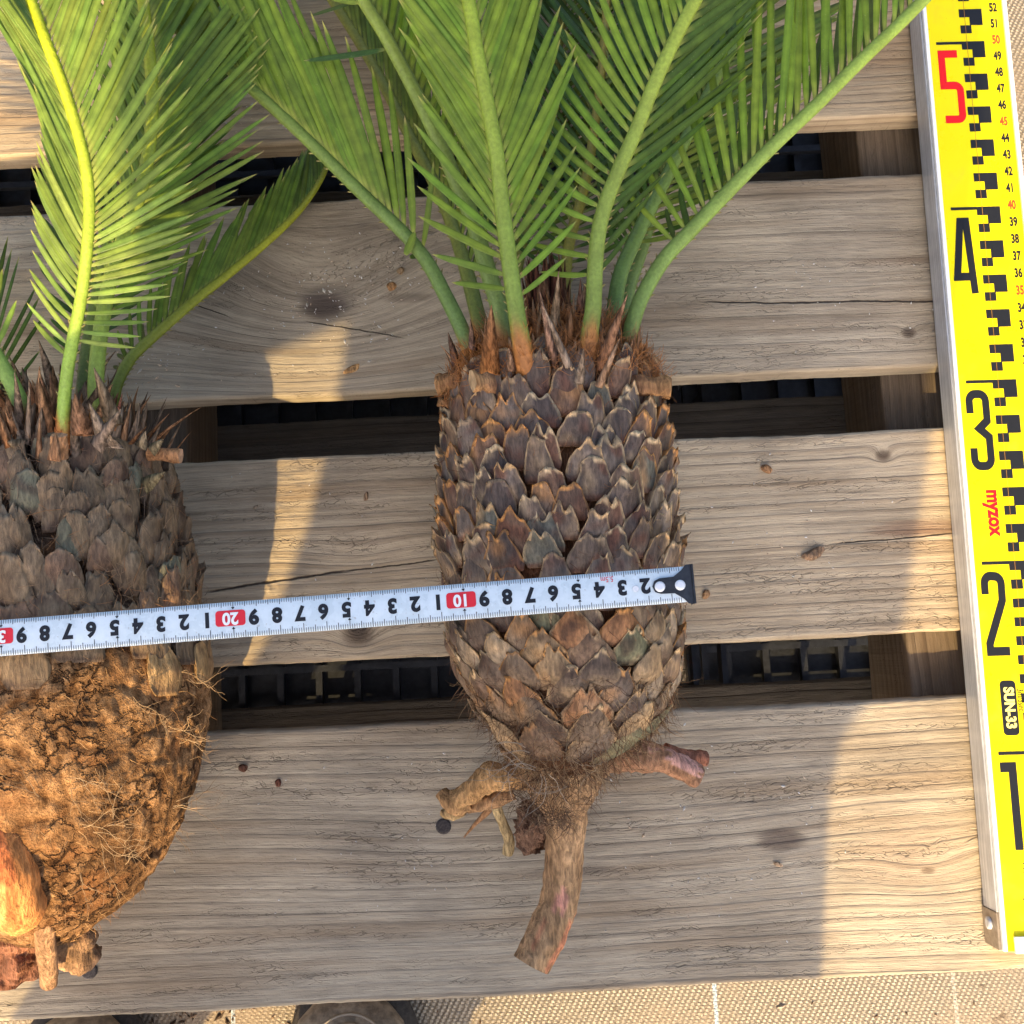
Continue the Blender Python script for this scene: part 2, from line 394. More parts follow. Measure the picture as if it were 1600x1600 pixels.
# ------------------------------------------------------------------ black plastic crates under the pallet
m_cr = flat_mat('black_plastic', (.016, .017, .020), .42, .5, 0, 200, .35)
def crate(x0, x1, y0, y1, z0, z1, label):
    t = empty('plastic_crate', ((x0 + x1) / 2, (y0 + y1) / 2, z0), label, 'crate', 'black crates under the pallet')
    b = MB(); b.box(x0, x1, y0, y1, z0, z0 + .003)  # solid floor panel, added to black out the lit ground below the gaps
    n = int((x1 - x0) / .03)
    for i in range(n + 1):
        xx = lerp(x0, x1 - .005, i / n); b.box(xx, xx + .005, y0 + .004, y1 - .004, z0 + .0032, z0 + .012)
    m = int((y1 - y0) / .03)
    for i in range(m + 1):
        yy = lerp(y0, y1 - .005, i / m); b.box(x0, x1, yy, yy + .005, z0 + .0122, z0 + .018)
    b.build('base_grid', m_cr, t, False)
    for (ax, c0, c1, o) in (('x', x0, x1, y0), ('x', x0, x1, y1 - .004), ('y', y0, y1, x0), ('y', y0, y1, x1 - .004)):
        s_ = MB()
        def bb(a0, a1, za, zb, e=0):
            if ax == 'x': s_.box(a0, a1, o - e, o + .004 + e, za, zb)
            else: s_.box(o - e, o + .004 + e, a0, a1, za, zb)
        g0, g1 = (c0, c1) if ax == 'x' else (c0 + .0045, c1 - .0045)
        bb(g0, g1, z1 - .014, z1, .003 if ax == 'x' else -.0003); bb(g0, g1, z0 + .0185, z0 + .03); bb(g0, g1, (z0 + z1) / 2 - .004, (z0 + z1) / 2 + .004)
        k = int((g1 - g0) / .032)
        for i in range(k + 1):
            a = lerp(g0, g1 - .006, i / k); bb(a, a + .006, z0 + .0305, (z0 + z1) / 2 - .0045, -.0005); bb(a, a + .006, (z0 + z1) / 2 + .0045, z1 - .0145, -.0005)
        s_.build('side_lattice', m_cr, t, False)
ZC = ZL - .0175
crate(-.24, .12, -.06, .44, ZG + .002, ZC, 'black lattice crate under the middle of the pallet, behind the slimmer trunk')
crate(.135, XEND - .012, -.06, .44, ZG + .002, ZC, 'black lattice crate under the right end of the pallet, beside the yellow staff')
crate(-.62, -.255, -.06, .44, ZG + .002, ZC, 'black lattice crate under the left part of the pallet, below the thicker trunk')

# ------------------------------------------------------------------ trunks
class Rev:
    def __init__(s, rows, z):
        """rows: (photo row, left px, right px), from the bottom of the trunk upwards"""
        s.c = []; s.r = []
        for (py, l, r) in rows:
            a, b = P(l, py, z), P(r, py, z); s.c.append((a + b) / 2); s.r.append((b - a).length / 2)
        s.t = [0]
        for i in range(1, len(rows)): s.t.append(s.t[-1] + (s.c[i] - s.c[i - 1]).length)
        s.L = s.t[-1]; s.a = (s.c[-1] - s.c[0]).normalized()
        s.e1 = s.a.cross(Vector((0, 0, 1))).normalized(); s.e2 = s.e1.cross(s.a)
    def at(s, t):
        if t < 0: t = 0
        if t > s.L: t = s.L
        for i in range(1, len(s.t)):
            if t <= s.t[i]:
                f = (t - s.t[i - 1]) / (s.t[i] - s.t[i - 1])
                f2 = f * f * (3 - 2 * f) * .5 + f * .5
                return s.c[i - 1].lerp(s.c[i], f), lerp(s.r[i - 1], s.r[i], f2)
        return s.c[-1], s.r[-1]
    def pt(s, t, th, h=0.0):
        c, r = s.at(t); rad = s.e1 * cos(th) + s.e2 * sin(th)
        q = c + rad * (r + h)
        if t > s.L: q += s.a * (t - s.L)
        if t < 0: q += s.a * t
        return q
def core(rv, mat, parent, colf, name='trunk_core', nt=90, na=110, inset=.003, amp=.0016):
    mb = MB(); rings = []
    for i in range(nt + 1):
        t = rv.L * i / nt; ring = []
        for k in range(na):
            th = 2 * pi * k / na; p = rv.pt(t, th)
            h = -inset + amp * (noise.noise(p * 90) + .6 * noise.noise(p * 260)) + amp * .5 * noise.noise(p * 700)
            ring.append(mb.vert(rv.pt(t, th, h), colf(p, t, th)))
        rings.append(ring)
    for i in range(nt):
        for k in range(na): mb.face((rings[i][k], rings[i][(k + 1) % na], rings[i + 1][(k + 1) % na], rings[i + 1][k]))
    for i, e in ((0, -1), (nt, 1)):
        c, r = rv.at(rv.L * i / nt); cc = mb.vert(c + rv.a * e * .004, colf(c, 0, 0))
        for k in range(na):
            f = (rings[i][k], rings[i][(k + 1) % na], cc); mb.face(f if e > 0 else f[::-1])
    return mb.build(name, mat, parent)
def scale_plate(mb, rv, t0, th0, W, Hh, lift, bulge, trunc, face, rim, dark, lean=0.0, notch=0.0, nu=12, nv=11, rimw=.0008, sd=0.0, curl=0.0, shp=None):
    """one leaf base: shingled plate of tongue or diamond outline, pale worn rim, tip towards the crown"""
    grid = []
    for j in range(nv + 1):
        v = j / nv; row = []
        wv = interp([0, .2, .45, .7, .9, 1], [.6, .95, 1, .88, .66, trunc] if shp is None else (shp + [trunc]), v)
        for i in range(nu + 1):
            u = 2 * i / nu - 1
            du = u * W * wv + lean * v * W
            dv = (v - .35) * Hh
            if trunc > 0 and v > .6: dv -= (abs(u) ** 3) * Hh * .07 * (v - .6) / .4 + notch * Hh * (v - .6) / .4 * sin(u * 4 + sd) * .35
            p = Vector((du, dv, sd))
            jit = noise.noise(Vector((du * 140, dv * 140, sd * 9)))
            du += jit * .0009; dv += noise.noise(Vector((dv * 90, du * 190, sd * 7 + 4))) * .0011 * v
            h = lift * v ** 1.4 + bulge * (1 - u * u) * math.sin(pi * min(1, v * .9 + .08)) + jit * .0009
            h += curl * max(0, v - .6) * (1 - u * u)
            e = max(abs(u), v if trunc > 0 else 0)
            if e > .97: h += rimw * .6
            th = th0 + du / max(.02, rv.at(t0)[1])
            q = rv.pt(t0 + dv, th, h)
            f = .5 + .5 * noise.noise(Vector((du * 420, dv * 90, sd)))
            col = lerp3(tuple(c * .66 for c in face), tuple(c * 1.34 for c in face), f)
            f2 = noise.noise(Vector((du * 110, dv * 110, sd + 30)))
            if f2 > .12: col = lerp3(col, lerp3(rim, face, .45), min(.6, (f2 - .12) * 1.3))
            elif f2 < -.2: col = lerp3(col, dark, min(.7, (-.2 - f2) * 2.2))
            h += .0016 * noise.noise(Vector((du * 170, dv * 120, sd + 60))) * math.sin(pi * min(1, v + .1))
            isr = (abs(u) > .97 and v > .22) or (v > .97) or (v > .88 and abs(u) < .9 and noise.noise(Vector((du * 260, sd, 3))) > .05)
            if isr: col = lerp3(col, rim, .78 + .4 * noise.noise(Vector((du * 90, dv * 90, sd * 3))))
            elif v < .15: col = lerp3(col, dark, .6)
            row.append((q, col, du, dv, th, h))
        grid.append(row)
    ids = [[mb.vert(c[0], c[1]) for c in r] for r in grid]
    for j in range(nv):
        for i in range(nu): mb.face((ids[j][i], ids[j][i + 1], ids[j + 1][i + 1], ids[j + 1][i]))
    # rim thickness and skirt down to the trunk
    border = [(j, 0) for j in range(nv, -1, -1)] + [(0, i) for i in range(1, nu + 1)] + [(j, nu) for j in range(1, nv + 1)] + [(nv, i) for i in range(nu - 1, 0, -1)]
    prev = None; first = None; lo = []
    mid = []
    for (j, i) in border:
        q, col, du, dv, th, h = grid[j][i]
        cen = (du * .93, dv - (.0012 if j == nv else 0))
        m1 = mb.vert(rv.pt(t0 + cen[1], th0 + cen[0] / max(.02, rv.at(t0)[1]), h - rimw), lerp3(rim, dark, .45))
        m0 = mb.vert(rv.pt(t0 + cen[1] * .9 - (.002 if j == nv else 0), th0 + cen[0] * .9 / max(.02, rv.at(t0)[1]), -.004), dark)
        mid.append(m1); lo.append(m0)
    n = len(border)
    for k in range(n):
        a = ids[border[k][0]][border[k][1]]; b = ids[border[(k + 1) % n][0]][border[(k + 1) % n][1]]
        mb.face((b, a, mid[k], mid[(k + 1) % n])); mb.face((mid[(k + 1) % n], mid[k], lo[k], lo[(k + 1) % n]))
def blade(mb, base, d, L, Wd, nrm, bend=0.0, c0=(1, 1, 1), c1=(1, 1, 1), seg=6, thick=.35, bdir=None):
    """pointed bract with a ridged back"""
    d = Vector(d).normalized(); nrm = Vector(nrm).normalized(); s = d.cross(nrm).normalized(); rows = []
    bdir = Vector(bdir) if bdir is not None else nrm
    for i in range(seg + 1):
        t = i / seg; p = Vector(base) + d * L * t + bdir * bend * L * t * t
        wv = Wd * (1 - t ** 1.6) + .00015; c = lerp3(c0, c1, t)
        k = 1 + .25 * noise.noise(p * 300)
        rows.append([mb.vert(p - s * wv, tuple(x * .85 * k for x in c)), mb.vert(p + nrm * wv * thick, tuple(x * k for x in c)), mb.vert(p + s * wv, tuple(x * .85 * k for x in c)), mb.vert(p - nrm * wv * thick, c)])
    for i in range(seg):
        for k in range(4): mb.face((rows[i][k], rows[i][(k + 1) % 4], rows[i + 1][(k + 1) % 4], rows[i + 1][k]))
def fibre(mb, p, d, L, w, wand=.6, seg=6, col=(1, 1, 1), keep=None):
    p = Vector(p); d = Vector(d).normalized(); pts = [p]; 
    for i in range(seg):
        d = (d + Vector((U(-1, 1), U(-1, 1), U(-1, 1))) * wand * .5).normalized()
        p = p + d * L / seg
        if keep: p = keep(p)
        pts.append(p)
    mb.tube(pts, [w * (1 - .6 * i / seg) for i in range(seg + 1)], 3, col=col)
    return pts

# ---- leaves
def frond(parent, pts, r0, r1, rows, spacing, wool=.03, green0=(.11, .2, .05), green1=(.2, .28, .05), seed=0, woolc=(.38, .15, .04), spines=True, leafw=.0020, npt=70, flare=1.5, extra=()):
    rnd = random.Random(seed)
    path, L = smooth_path(pts, npt)
    fr = empty('frond', path[0]); fr.parent = parent; fr.location = path[0] - parent.location
    class _: pass
    def bld(mb, name, mat):
        me_o = mb.build(name, mat, None); me_o.parent = fr; me_o.data.transform(Matrix.Translation(-path[0])); return me_o
    rb = MB()
    rad = []
    for i in range(npt):
        s_ = i / (npt - 1) * L
        r = lerp(r0, r1, (i / (npt - 1)) ** .8)
        r *= 1 + (flare - 1) * exp(-(s_ / (wool * .7)) ** 2)
        rad.append(r)
    def rc(t, a):
        s_ = t * L
        k = 1 / (1 + exp(-(s_ - wool - .004 * sin(a * 2 + seed)) / .0018))
        g = lerp3(green0, green1, min(1, max(0, t * 1.5)))
        g = tuple(x * (1 + .12 * sin(a + 1)) for x in g); wk = 1 + .5 * noise.noise(Vector((cos(a) * 3, sin(a) * 3, s_ * 260 + seed)))
        return lerp3(tuple(x * wk for x in woolc), g, k)
    rb.tube(path, rad, 12, rc, sq=.85, ref=(0.05, 0.02, 1))
    if spines:
        for i in range(8, int(npt * .45)):
            if i / npt * L < wool + .005: continue
            T_ = (path[i + 1] - path[i - 1]).normalized(); B_ = T_.cross(Vector((0, 0, 1))).normalized()
            for sgn in (-1, 1):
                if rnd.random() < .5:
                    b0 = path[i] + B_ * sgn * rad[i] * .85
                    blade(rb, b0, B_ * sgn + T_ * .9, .0024, .0005, Vector((0, 0, 1)), 0, (.20, .22, .06), (.30, .22, .07), 2)
    bld(rb, 'leaf_stalk', M['rachis'])
    wb = MB()
    for i in range(110):
        q = rnd.random() ** .8 * wool * 1.08; j = min(npt - 2, int(q / L * (npt - 1))); a = rnd.uniform(0, 2 * pi)
        T_ = (path[j + 1] - path[j]).normalized(); A_ = T_.cross(Vector((0, 0, 1))).normalized(); B2 = A_.cross(T_); dd = A_ * cos(a) + B2 * sin(a)
        p0 = path[j] + dd * rad[j] * .95; p1 = p0 + (T_ * rnd.uniform(.4, 1) + dd * rnd.uniform(.05, .5) + A_ * rnd.uniform(-.4, .4)) * rnd.uniform(.002, .005)
        k = rnd.uniform(.6, 1.5); wb.tube([p0, (p0 + p1) / 2 + dd * .0003, p1], [.00016, .00013, .00005], 3, (woolc[0] * k, woolc[1] * k, woolc[2] * k))
    T0 = (path[2] - path[0]).normalized()
    for i in range(90):
        a = rnd.uniform(0, 2 * pi); A_ = T0.cross(Vector((0, 0, 1))).normalized(); B2 = A_.cross(T0); dd = A_ * cos(a) + B2 * sin(a)
        p0 = path[0] + T0 * rnd.uniform(-.008, .012) + dd * r0 * rnd.uniform(1.2, 2.2); k = rnd.uniform(.5, 1.4)
        p1 = p0 + (T0 * rnd.uniform(.3, 1) + dd * rnd.uniform(0, .8)) * rnd.uniform(.003, .008)
        wb.tube([p0, (p0 + p1) / 2 + dd * .0005, p1], [.00022, .00018, .00006], 3, (woolc[0] * k, woolc[1] * k, woolc[2] * k))
    bld(wb, 'stalk_wool', M['fibre'])
    lb_ = MB(); lb_.tube([path[0] - T0 * .014, path[0] - T0 * .006, path[0] + T0 * .002, path[0] + T0 * .009], [r0 * 1.2, r0 * 2.0, r0 * 1.9, r0 * 1.35], 20, lambda t, a: tuple(x * (.75 + .5 * noise.noise(Vector((cos(a) * 3, sin(a) * 3, t * 4 + seed)))) for x in woolc), cap0=woolc, rough=.4, fq=190)
    bld(lb_, 'wool_base', M['fuzz'])
    lb = MB()
    for row in rows:
        b, zc, Lm, a0, a1, s0, tint = row[:7]
        curve = row[7] if len(row) > 7 else .35
        ramp = row[8] if len(row) > 8 else .09
        sp = row[9] if len(row) > 9 else spacing
        s_ = s0 + rnd.random() * sp * .5
        while s_ < L * .985:
            f = s_ / L * (npt - 1); i = min(npt - 2, int(f)); p = path[i].lerp(path[i + 1], f - i)
            T_ = (path[min(i + 2, npt - 1)] - path[max(i - 1, 0)]).normalized()
            B_ = T_.cross(Vector((0, 0, 1))).normalized(); Z_ = B_.cross(T_)
            Sv = (B_ * b + Z_ * (zc + rnd.gauss(0, .05))).normalized()
            g = min(1, (s_ - s0) / ramp)
            al = radians(lerp(a0, a1, g) + rnd.gauss(0, 2.0))
            ln = Lm * (.35 + .65 * min(1, g * 1.0) ** .8) * rnd.uniform(.93, 1.05)
            end = (L - s_) / L
            if end < .3: ln *= .3 + .7 * end / .3
            d = T_ * cos(al) + Sv * sin(al)
            q = p + Sv * rad[i] * .8
            leaflet(lb, q, d, T_, Sv, ln, leafw * rnd.uniform(.9, 1.1) * (.75 + .25 * g), curve * rnd.uniform(.7, 1.3), tint, rnd)
            s_ += sp * rnd.uniform(.88, 1.12) * (1.5 if g < .25 else 1)
    for (pb, pt, wd, tint, cv) in extra:
        pb, pt = Vector(pb), Vector(pt); d = (pt - pb); ln = d.length
        T_ = Vector((0, .3, 1)).cross(d).normalized()
        leaflet(lb, pb, d.normalized(), T_, T_, ln, wd, cv, tint, rnd)
    bld(lb, 'leaflets', M['leaf'])
    return fr
def leaflet(mb, q, d, T_, Sv, ln, w, curve, tint, rnd, seg=11):
    p = Vector(q); d = d.normalized(); k = rnd.uniform(.8, 1.2); hue = rnd.uniform(-.12, .12); tw = rnd.gauss(0, .15)
    col = (tint[0] * k * (1 + hue), tint[1] * k, tint[2] * k)
    rows = []; dead = rnd.random() < .08
    for i in range(seg + 1):
        t = i / seg
        if i: p = p + d * ln / seg; d = (d + T_ * curve / seg * 1.2 + Vector((0, 0, -.02)) * t).normalized()
        Wv = (T_ - d * T_.dot(d)); Wv = Wv.normalized() if Wv.length > .05 else d.cross(Vector((0, 0, 1))).normalized()
        N_ = d.cross(Wv).normalized()
        if N_.z < 0: N_ = -N_
        Wt = (Wv * cos(tw) + N_ * sin(tw)).normalized(); Nt = Wt.cross(d).normalized()
        if Nt.z < 0: Nt = -Nt
        wv = w * interp([0, .06, .3, .75, .92, 1], [.45, .7, 1, .85, .45, .03], t)
        c = col
        if t < .05: c = lerp3(col, (.34, .34, .08), .6)
        elif i == seg: c = (.34, .30, .09) if not dead else (.28, .2, .09)
        rows.append([mb.vert(p - Wt * wv - Nt * wv * .12, tuple(x * .86 for x in c)), mb.vert(p - Wt * wv * .55 + Nt * wv * .12, c),
                     mb.vert(p - Nt * wv * .16, tuple(x * 1.28 for x in c)),
                     mb.vert(p + Wt * wv * .55 + Nt * wv * .12, c), mb.vert(p + Wt * wv - Nt * wv * .12, tuple(x * .86 for x in c))])
    for i in range(seg):
        for k_ in range(4): mb.face((rows[i][k_], rows[i][k_ + 1], rows[i + 1][k_ + 1], rows[i + 1][k_]))

# ================================================================== MIDDLE CYCAD
ZA = .0635
rv = Rev([(1205, 840, 930), (1190, 820, 952), (1165, 795, 990), (1140, 776, 1016), (1100, 750, 1038), (1050, 724, 1052), (1000, 708, 1058), (950, 700, 1058),
          (850, 694, 1052), (750, 696, 1042), (680, 702, 1034), (630, 710, 1024), (600, 718, 1016), (575, 740, 996), (552, 770, 965)], ZA)
cy = empty('cycad_plant', (rv.c[7].x, rv.c[7].y, 0), 'slimmer cycad in the middle of the pallet with diamond scales and a long cut taproot', 'cycad', 'bare rooted cycads laid on the pallet')
core(rv, M['fuzz'], cy, lambda p, t, th: lerp3((.075, .030, .016), (.17, .085, .04), .5 + .5 * noise.noise(p * 130)))
random.seed(21)
mb = MB()
TTAPE = (P(870, 930, .1335) - rv.c[0]).dot(rv.a)
t = .012; ri = 0
while t < rv.L - .006:
    f = t / rv.L
    r = rv.at(t)[1]; n = max(6, round(2 * pi * r / (.0205 if f < .42 else .0182)))
    for k in range(n):
        th = 2 * pi * (k + .5 * (ri % 2)) / n + U(-.10, .10) + .02 * ri
        tk_ = .35 if abs(t - TTAPE) < .013 else 1.0
        if sin(th) < -.75: continue
        rr = random.random()
        fc = lerp3((.080, .056, .044), (.145, .100, .070), random.random())
        if rr < .22: fc = (.150, .112, .085)
        elif rr < .28: fc = (.122, .110, .078)
        elif rr < .5: fc = (.150, .085, .052)
        if f < .36:
            fc = lerp3(fc, (.24, .155, .085), U(.05, .8))
            if random.random() < .06: fc = (.17, .16, .085)
        rim = lerp3((.80, .48, .20), (.68, .50, .28), random.random())
        if random.random() < (.45 if f < .45 else .25): rim = (.78, .36, .10)
        if random.random() < .15: rim = lerp3(fc, rim, .45)
        if f < .34 and random.random() < .4: fc = random.choice([(.34, .22, .11), (.36, .17, .07), (.30, .22, .14)])
        if f < .42:
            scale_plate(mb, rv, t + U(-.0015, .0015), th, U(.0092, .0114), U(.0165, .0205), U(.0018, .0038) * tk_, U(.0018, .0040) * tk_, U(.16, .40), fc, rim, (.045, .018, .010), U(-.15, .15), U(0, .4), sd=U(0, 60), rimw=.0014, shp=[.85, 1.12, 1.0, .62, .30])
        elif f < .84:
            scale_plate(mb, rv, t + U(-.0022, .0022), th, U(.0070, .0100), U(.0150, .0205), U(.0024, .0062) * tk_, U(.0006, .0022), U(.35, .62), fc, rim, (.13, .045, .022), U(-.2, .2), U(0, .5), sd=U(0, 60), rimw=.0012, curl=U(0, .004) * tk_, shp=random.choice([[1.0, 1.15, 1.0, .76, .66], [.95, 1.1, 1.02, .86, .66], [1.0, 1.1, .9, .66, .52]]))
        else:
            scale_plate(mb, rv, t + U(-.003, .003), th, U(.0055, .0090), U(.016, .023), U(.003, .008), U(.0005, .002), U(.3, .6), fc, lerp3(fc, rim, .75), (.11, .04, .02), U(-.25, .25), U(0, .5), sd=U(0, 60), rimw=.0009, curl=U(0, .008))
    t += .0086 if f < .42 else .0080; ri += 1
mb.build('bark_scales', M['scale'], cy)
# bracts and wool round the crown
mb = MB()
top = rv.c[-1]; BR = [(.38, .15, .05), (.30, .13, .05), (.34, .22, .12), (.20, .085, .04)]
for i in range(150):
    th = U(-.35, pi + .35); q = U(0, 1); rr = lerp(.056, .014, q) * 1.0
    ax_t = rv.L - lerp(.018, -.014, q) + U(-.003, .003)
    c, _r = rv.at(min(ax_t, rv.L)); rad = rv.e1 * cos(th) + rv.e2 * sin(th)
    base = c + rv.a * max(0, ax_t - rv.L) + rad * min(rr, _r if q < .3 else rr)
    c0 = random.choice(BR); d = rv.a * U(.8, 1.3) + rad * U(.05, .6) + rv.e1 * U(-.2, .2)
    blade(mb, base, d, U(.008, .022), U(.0010, .0028), rad, U(-.3, .25), lerp3(c0, (.40, .15, .04), .5), lerp3(c0, (.34, .22, .13), .6))
for (bx, by, tx, ty, z0, z1, wd, c0) in ((838, 590, 802, 475, .11, .125, .0035, (.36, .14, .05)), (868, 575, 842, 452, .115, .13, .0020, (.30, .16, .10)), (890, 575, 848, 478, .12, .13, .0018, (.30, .21, .14)), (862, 560, 873, 425, .10, .115, .0030, (.30, .20, .11)),
                                          (905, 545, 907, 437, .09, .10, .0030, (.20, .07, .04)), (935, 580, 980, 462, .11, .125, .0030, (.33, .15, .07)), (765, 585, 768, 478, .11, .122, .0046, (.46, .18, .05)), (905, 600, 912, 545, .12, .128, .0022, (.28, .20, .13)),
                                          (740, 560, 735, 500, .09, .10, .0022, (.25, .14, .10)), (935, 605, 968, 530, .118, .125, .0018, (.38, .22, .12)), (800, 580, 795, 545, .115, .122, .0020, (.36, .20, .11)), (715, 575, 700, 520, .07, .08, .0024, (.16, .08, .06))):
    a, b = P(bx, by, z0), P(tx, ty, z1)
    blade(mb, a, b - a, (b - a).length, wd, (0, 0, 1), 0.04, c0, lerp3(c0, (.25, .17, .11), .6), 10, .5)
mb.build('crown_bracts', M['cata'], cy)
# central bud: shaggy dark brown cone
mb = MB(); b0 = P(858, 545, .075); b1 = P(852, 415, .085); ax = (b1 - b0).normalized()
for i in range(150):
    q = U(0, 1); th = U(0, 2 * pi); s1 = ax.cross(Vector((0, 0, 1))).normalized(); s2 = s1.cross(ax)
    rr = lerp(.0135, .007, q); rad = s1 * cos(th) + s2 * sin(th)
    blade(mb, b0 + ax * (b1 - b0).length * q * .78 + rad * rr, ax + rad * U(-.05, .22), U(.012, .02), U(.0012, .003), rad, U(-.3, .1), (.10, .035, .022), random.choice([(.09, .035, .02), (.15, .075, .04), (.22, .12, .06)]))
mb.tube([b0 - ax * .02, b0, b0.lerp(b1, .5), b0.lerp(b1, .9)], [.02, .0135, .0105, .005], 12, (.07, .025, .015), cap1=(.05, .02, .01), rough=.3, fq=200)
mb.build('leaf_bud', M['cata'], cy)
# cut leaf stubs sticking out at the shoulders
mb = MB()
for (ax_, ay, bx, by, z0, z1, r) in ((985, 600, 1048, 606, .10, .10, .0052), (770, 598, 738, 596, .122, .128, .0048), (722, 590, 683, 602, .085, .08, .0050), (705, 632, 684, 628, .06, .06, .0022)):
    a, b = P(ax_, ay, z0), P(bx, by, z1); n_ = 9
    mb = MB(); mb.tube([a.lerp(b, k / n_) for k in range(n_ + 1)], [r * (1 + .12 * sin(k)) for k in range(n_ + 1)], 12, lambda t, an: lerp3((.18, .08, .04), (.46, .24, .09), t * .7 + .3 * (.5 + .5 * sin(an * 5))), cap1=(.40, .26, .13), rough=.25, fq=400, sq=.6); mb.build('leaf_stub', M['root'], cy)
# roots
def root(name, parent, px, rad, n=12, col=(.26, .16, .09), cap=(.55, .45, .32), rough=.22, seg=36, fq=110, patch=None, sq=.9):
    pth, L = smooth_path([P(a, b, z) for (a, b, z) in px], seg)
    xs = [i / (len(rad) - 1) for i in range(len(rad))]
    mb = MB()
    def cf(t, an):
        q = pth[min(seg - 1, int(t * (seg - 1)))]
        kk = .5 + .5 * noise.noise(Vector((cos(an) * 2.2, sin(an) * 2.2, t * 3.5)) + q)
        c = lerp3(tuple(x * .55 for x in col), tuple(x * 1.35 for x in col), kk)
        if patch:
            for (t0, t1, a0, a1, pc) in patch:
                if t0 < t + .03 * sin(an * 9) < t1 and a0 < an < a1: c = pc
        return c
    mb.tube(pth, [interp(xs, rad, i / (seg - 1)) for i in range(seg)], 28 if n > 8 else 10, cf, cap0=col, cap1=cap, rough=rough, fq=fq, sq=sq)
    return mb.build(name, M['root'], parent)
root('taproot', cy, [(872, 1150, .05), (880, 1215, .045), (884, 1290, .036), (876, 1390, .030), (862, 1440, .031), (830, 1508, .034)], [.030, .022, .0112, .0097, .0098, .0100, .0092], col=(.44, .265, .13), cap=(.80, .70, .54), rough=.11, seg=60, fq=170,
     patch=[(.66, .76, 1.2, 1.9, (.56, .26, .18)), (.76, .98, 2.3, 3.0, (.55, .22, .11)), (.78, .93, .9, 1.3, (.45, .2, .1))])
root('side_root', cy, [(930, 1170, .045), (985, 1180, .045), (1035, 1186, .042), (1090, 1212, .034)], [.011, .0085, .0062, .0060], col=(.33, .17, .09), patch=[(.62, .97, 1.2, 3.0, (.60, .33, .26)), (.3, .5, 1.7, 3.0, (.42, .22, .15))], fq=160)
root('side_root', cy, [(1040, 1176, .03), (1070, 1184, .026), (1103, 1186, .022)], [.005, .0045, .004], col=(.30, .12, .07), cap=(.3, .12, .07))
root('side_root', cy, [(840, 1205, .05), (800, 1212, .052), (762, 1216, .050), (732, 1238, .046), (712, 1252, .044)], [.009, .0068, .0068, .0058, .0054], col=(.50, .28, .11), rough=.28, fq=180)
root('side_root', cy, [(735, 1250, .036), (708, 1258, .034), (690, 1238, .030)], [.0055, .0048, .0036], col=(.46, .26, .11), rough=.3)
root('side_root', cy, [(720, 1262, .02), (700, 1272, .012), (690, 1270, .010)], [.004, .0042, .002], col=(.50, .33, .15), rough=.3)
root('side_root', cy, [(800, 1235, .04), (765, 1252, .04), (730, 1262, .034)], [.006, .004, .003], col=(.36, .20, .09), rough=.3)
root('side_root', cy, [(782, 1228, .03), (777, 1262, .026), (788, 1292, .022), (796, 1312, .02), (793, 1335, .018)], [.003, .0029, .0026, .0030, .0028], n=8, col=(.58, .42, .20), rough=.25)
root('side_root', cy, [(850, 1270, .03), (832, 1300, .026), (828, 1326, .022)], [.013, .0085, .0062], col=(.22, .12, .07), rough=.5, fq=260)
root('side_root', cy, [(768, 1262, .02), (745, 1285, .012), (725, 1308, .006)], [.0016, .0012, .0004], n=8, col=(.42, .22, .10))
# hair-fine fibres
def fibre_mat(parent, rvx, n, tr, cols, Lr, wr, out=.0015, name='root_fibres', thr=(-.2, pi + .2), dirb=-.6, wand=.7):
    mb = MB()
    for i in range(n):
        t = lerp(tr[0], tr[1], random.random()) * rvx.L; th = U(*thr)
        p = rvx.pt(t, th, out * U(-.5, 1)); rad = rvx.e1 * cos(th) + rvx.e2 * sin(th); tan = rad.cross(rvx.a)
        d = rvx.a * U(-1, dirb + .6) + tan * U(-1, 1) + rad * U(-.15, .35)
        c = random.choice(cols)
        def keep(q, rvx=rvx):
            tt = (q - rvx.c[0]).dot(rvx.a); cc, r_ = rvx.at(tt); v = q - cc; v -= rvx.a * v.dot(rvx.a)
            if v.length < r_ and v.length > 1e-6: q = q + v.normalized() * (r_ - v.length + .0002)
            return q
        fibre(mb, p, d, U(*Lr), U(*wr), wand, 6, c, keep)
    return mb.build(name, M['fibre'], parent)
random.seed(5)
fibre_mat(cy, rv, 1500, (-.02, .22), [(.16, .085, .04), (.24, .14, .07), (.10, .05, .03), (.32, .22, .12)], (.006, .018), (.00010, .00022), .003)
fibre_mat(cy, rv, 1300, (.2, .86), [(.17, .07, .035), (.24, .11, .05), (.12, .05, .03)], (.003, .008), (.00008, .00018), .004, 'scale_fibres', dirb=.8)
fibre_mat(cy, rv, 4200, (.89, 1.05), [(.40, .16, .05), (.46, .19, .06), (.26, .12, .05)], (.004, .014), (.00012, .00026), .007, 'crown_fibres', dirb=.8)
mb = MB()
for (px, py, z, dx, dy, L) in ((830, 1200, .1, -1, .3, .03), (815, 1190, .09, -1, -.6, .03), (850, 1215, .09, .3, -1, .03), (800, 1215, .07, -.7, .5, .025), (880, 1230, .08, -1, -1, .03), (820, 1170, .1, -.8, .1, .03), (940, 1195, .08, -.8, -.3, .03)):
    for j in range(3):
        fibre(mb, P(px + U(-8, 8), py + U(-8, 8), z), (dx + U(-.4, .4), dy + U(-.4, .4), 0), L * U(.6, 1.1), .00022, .9, 10, (.42, .34, .24))
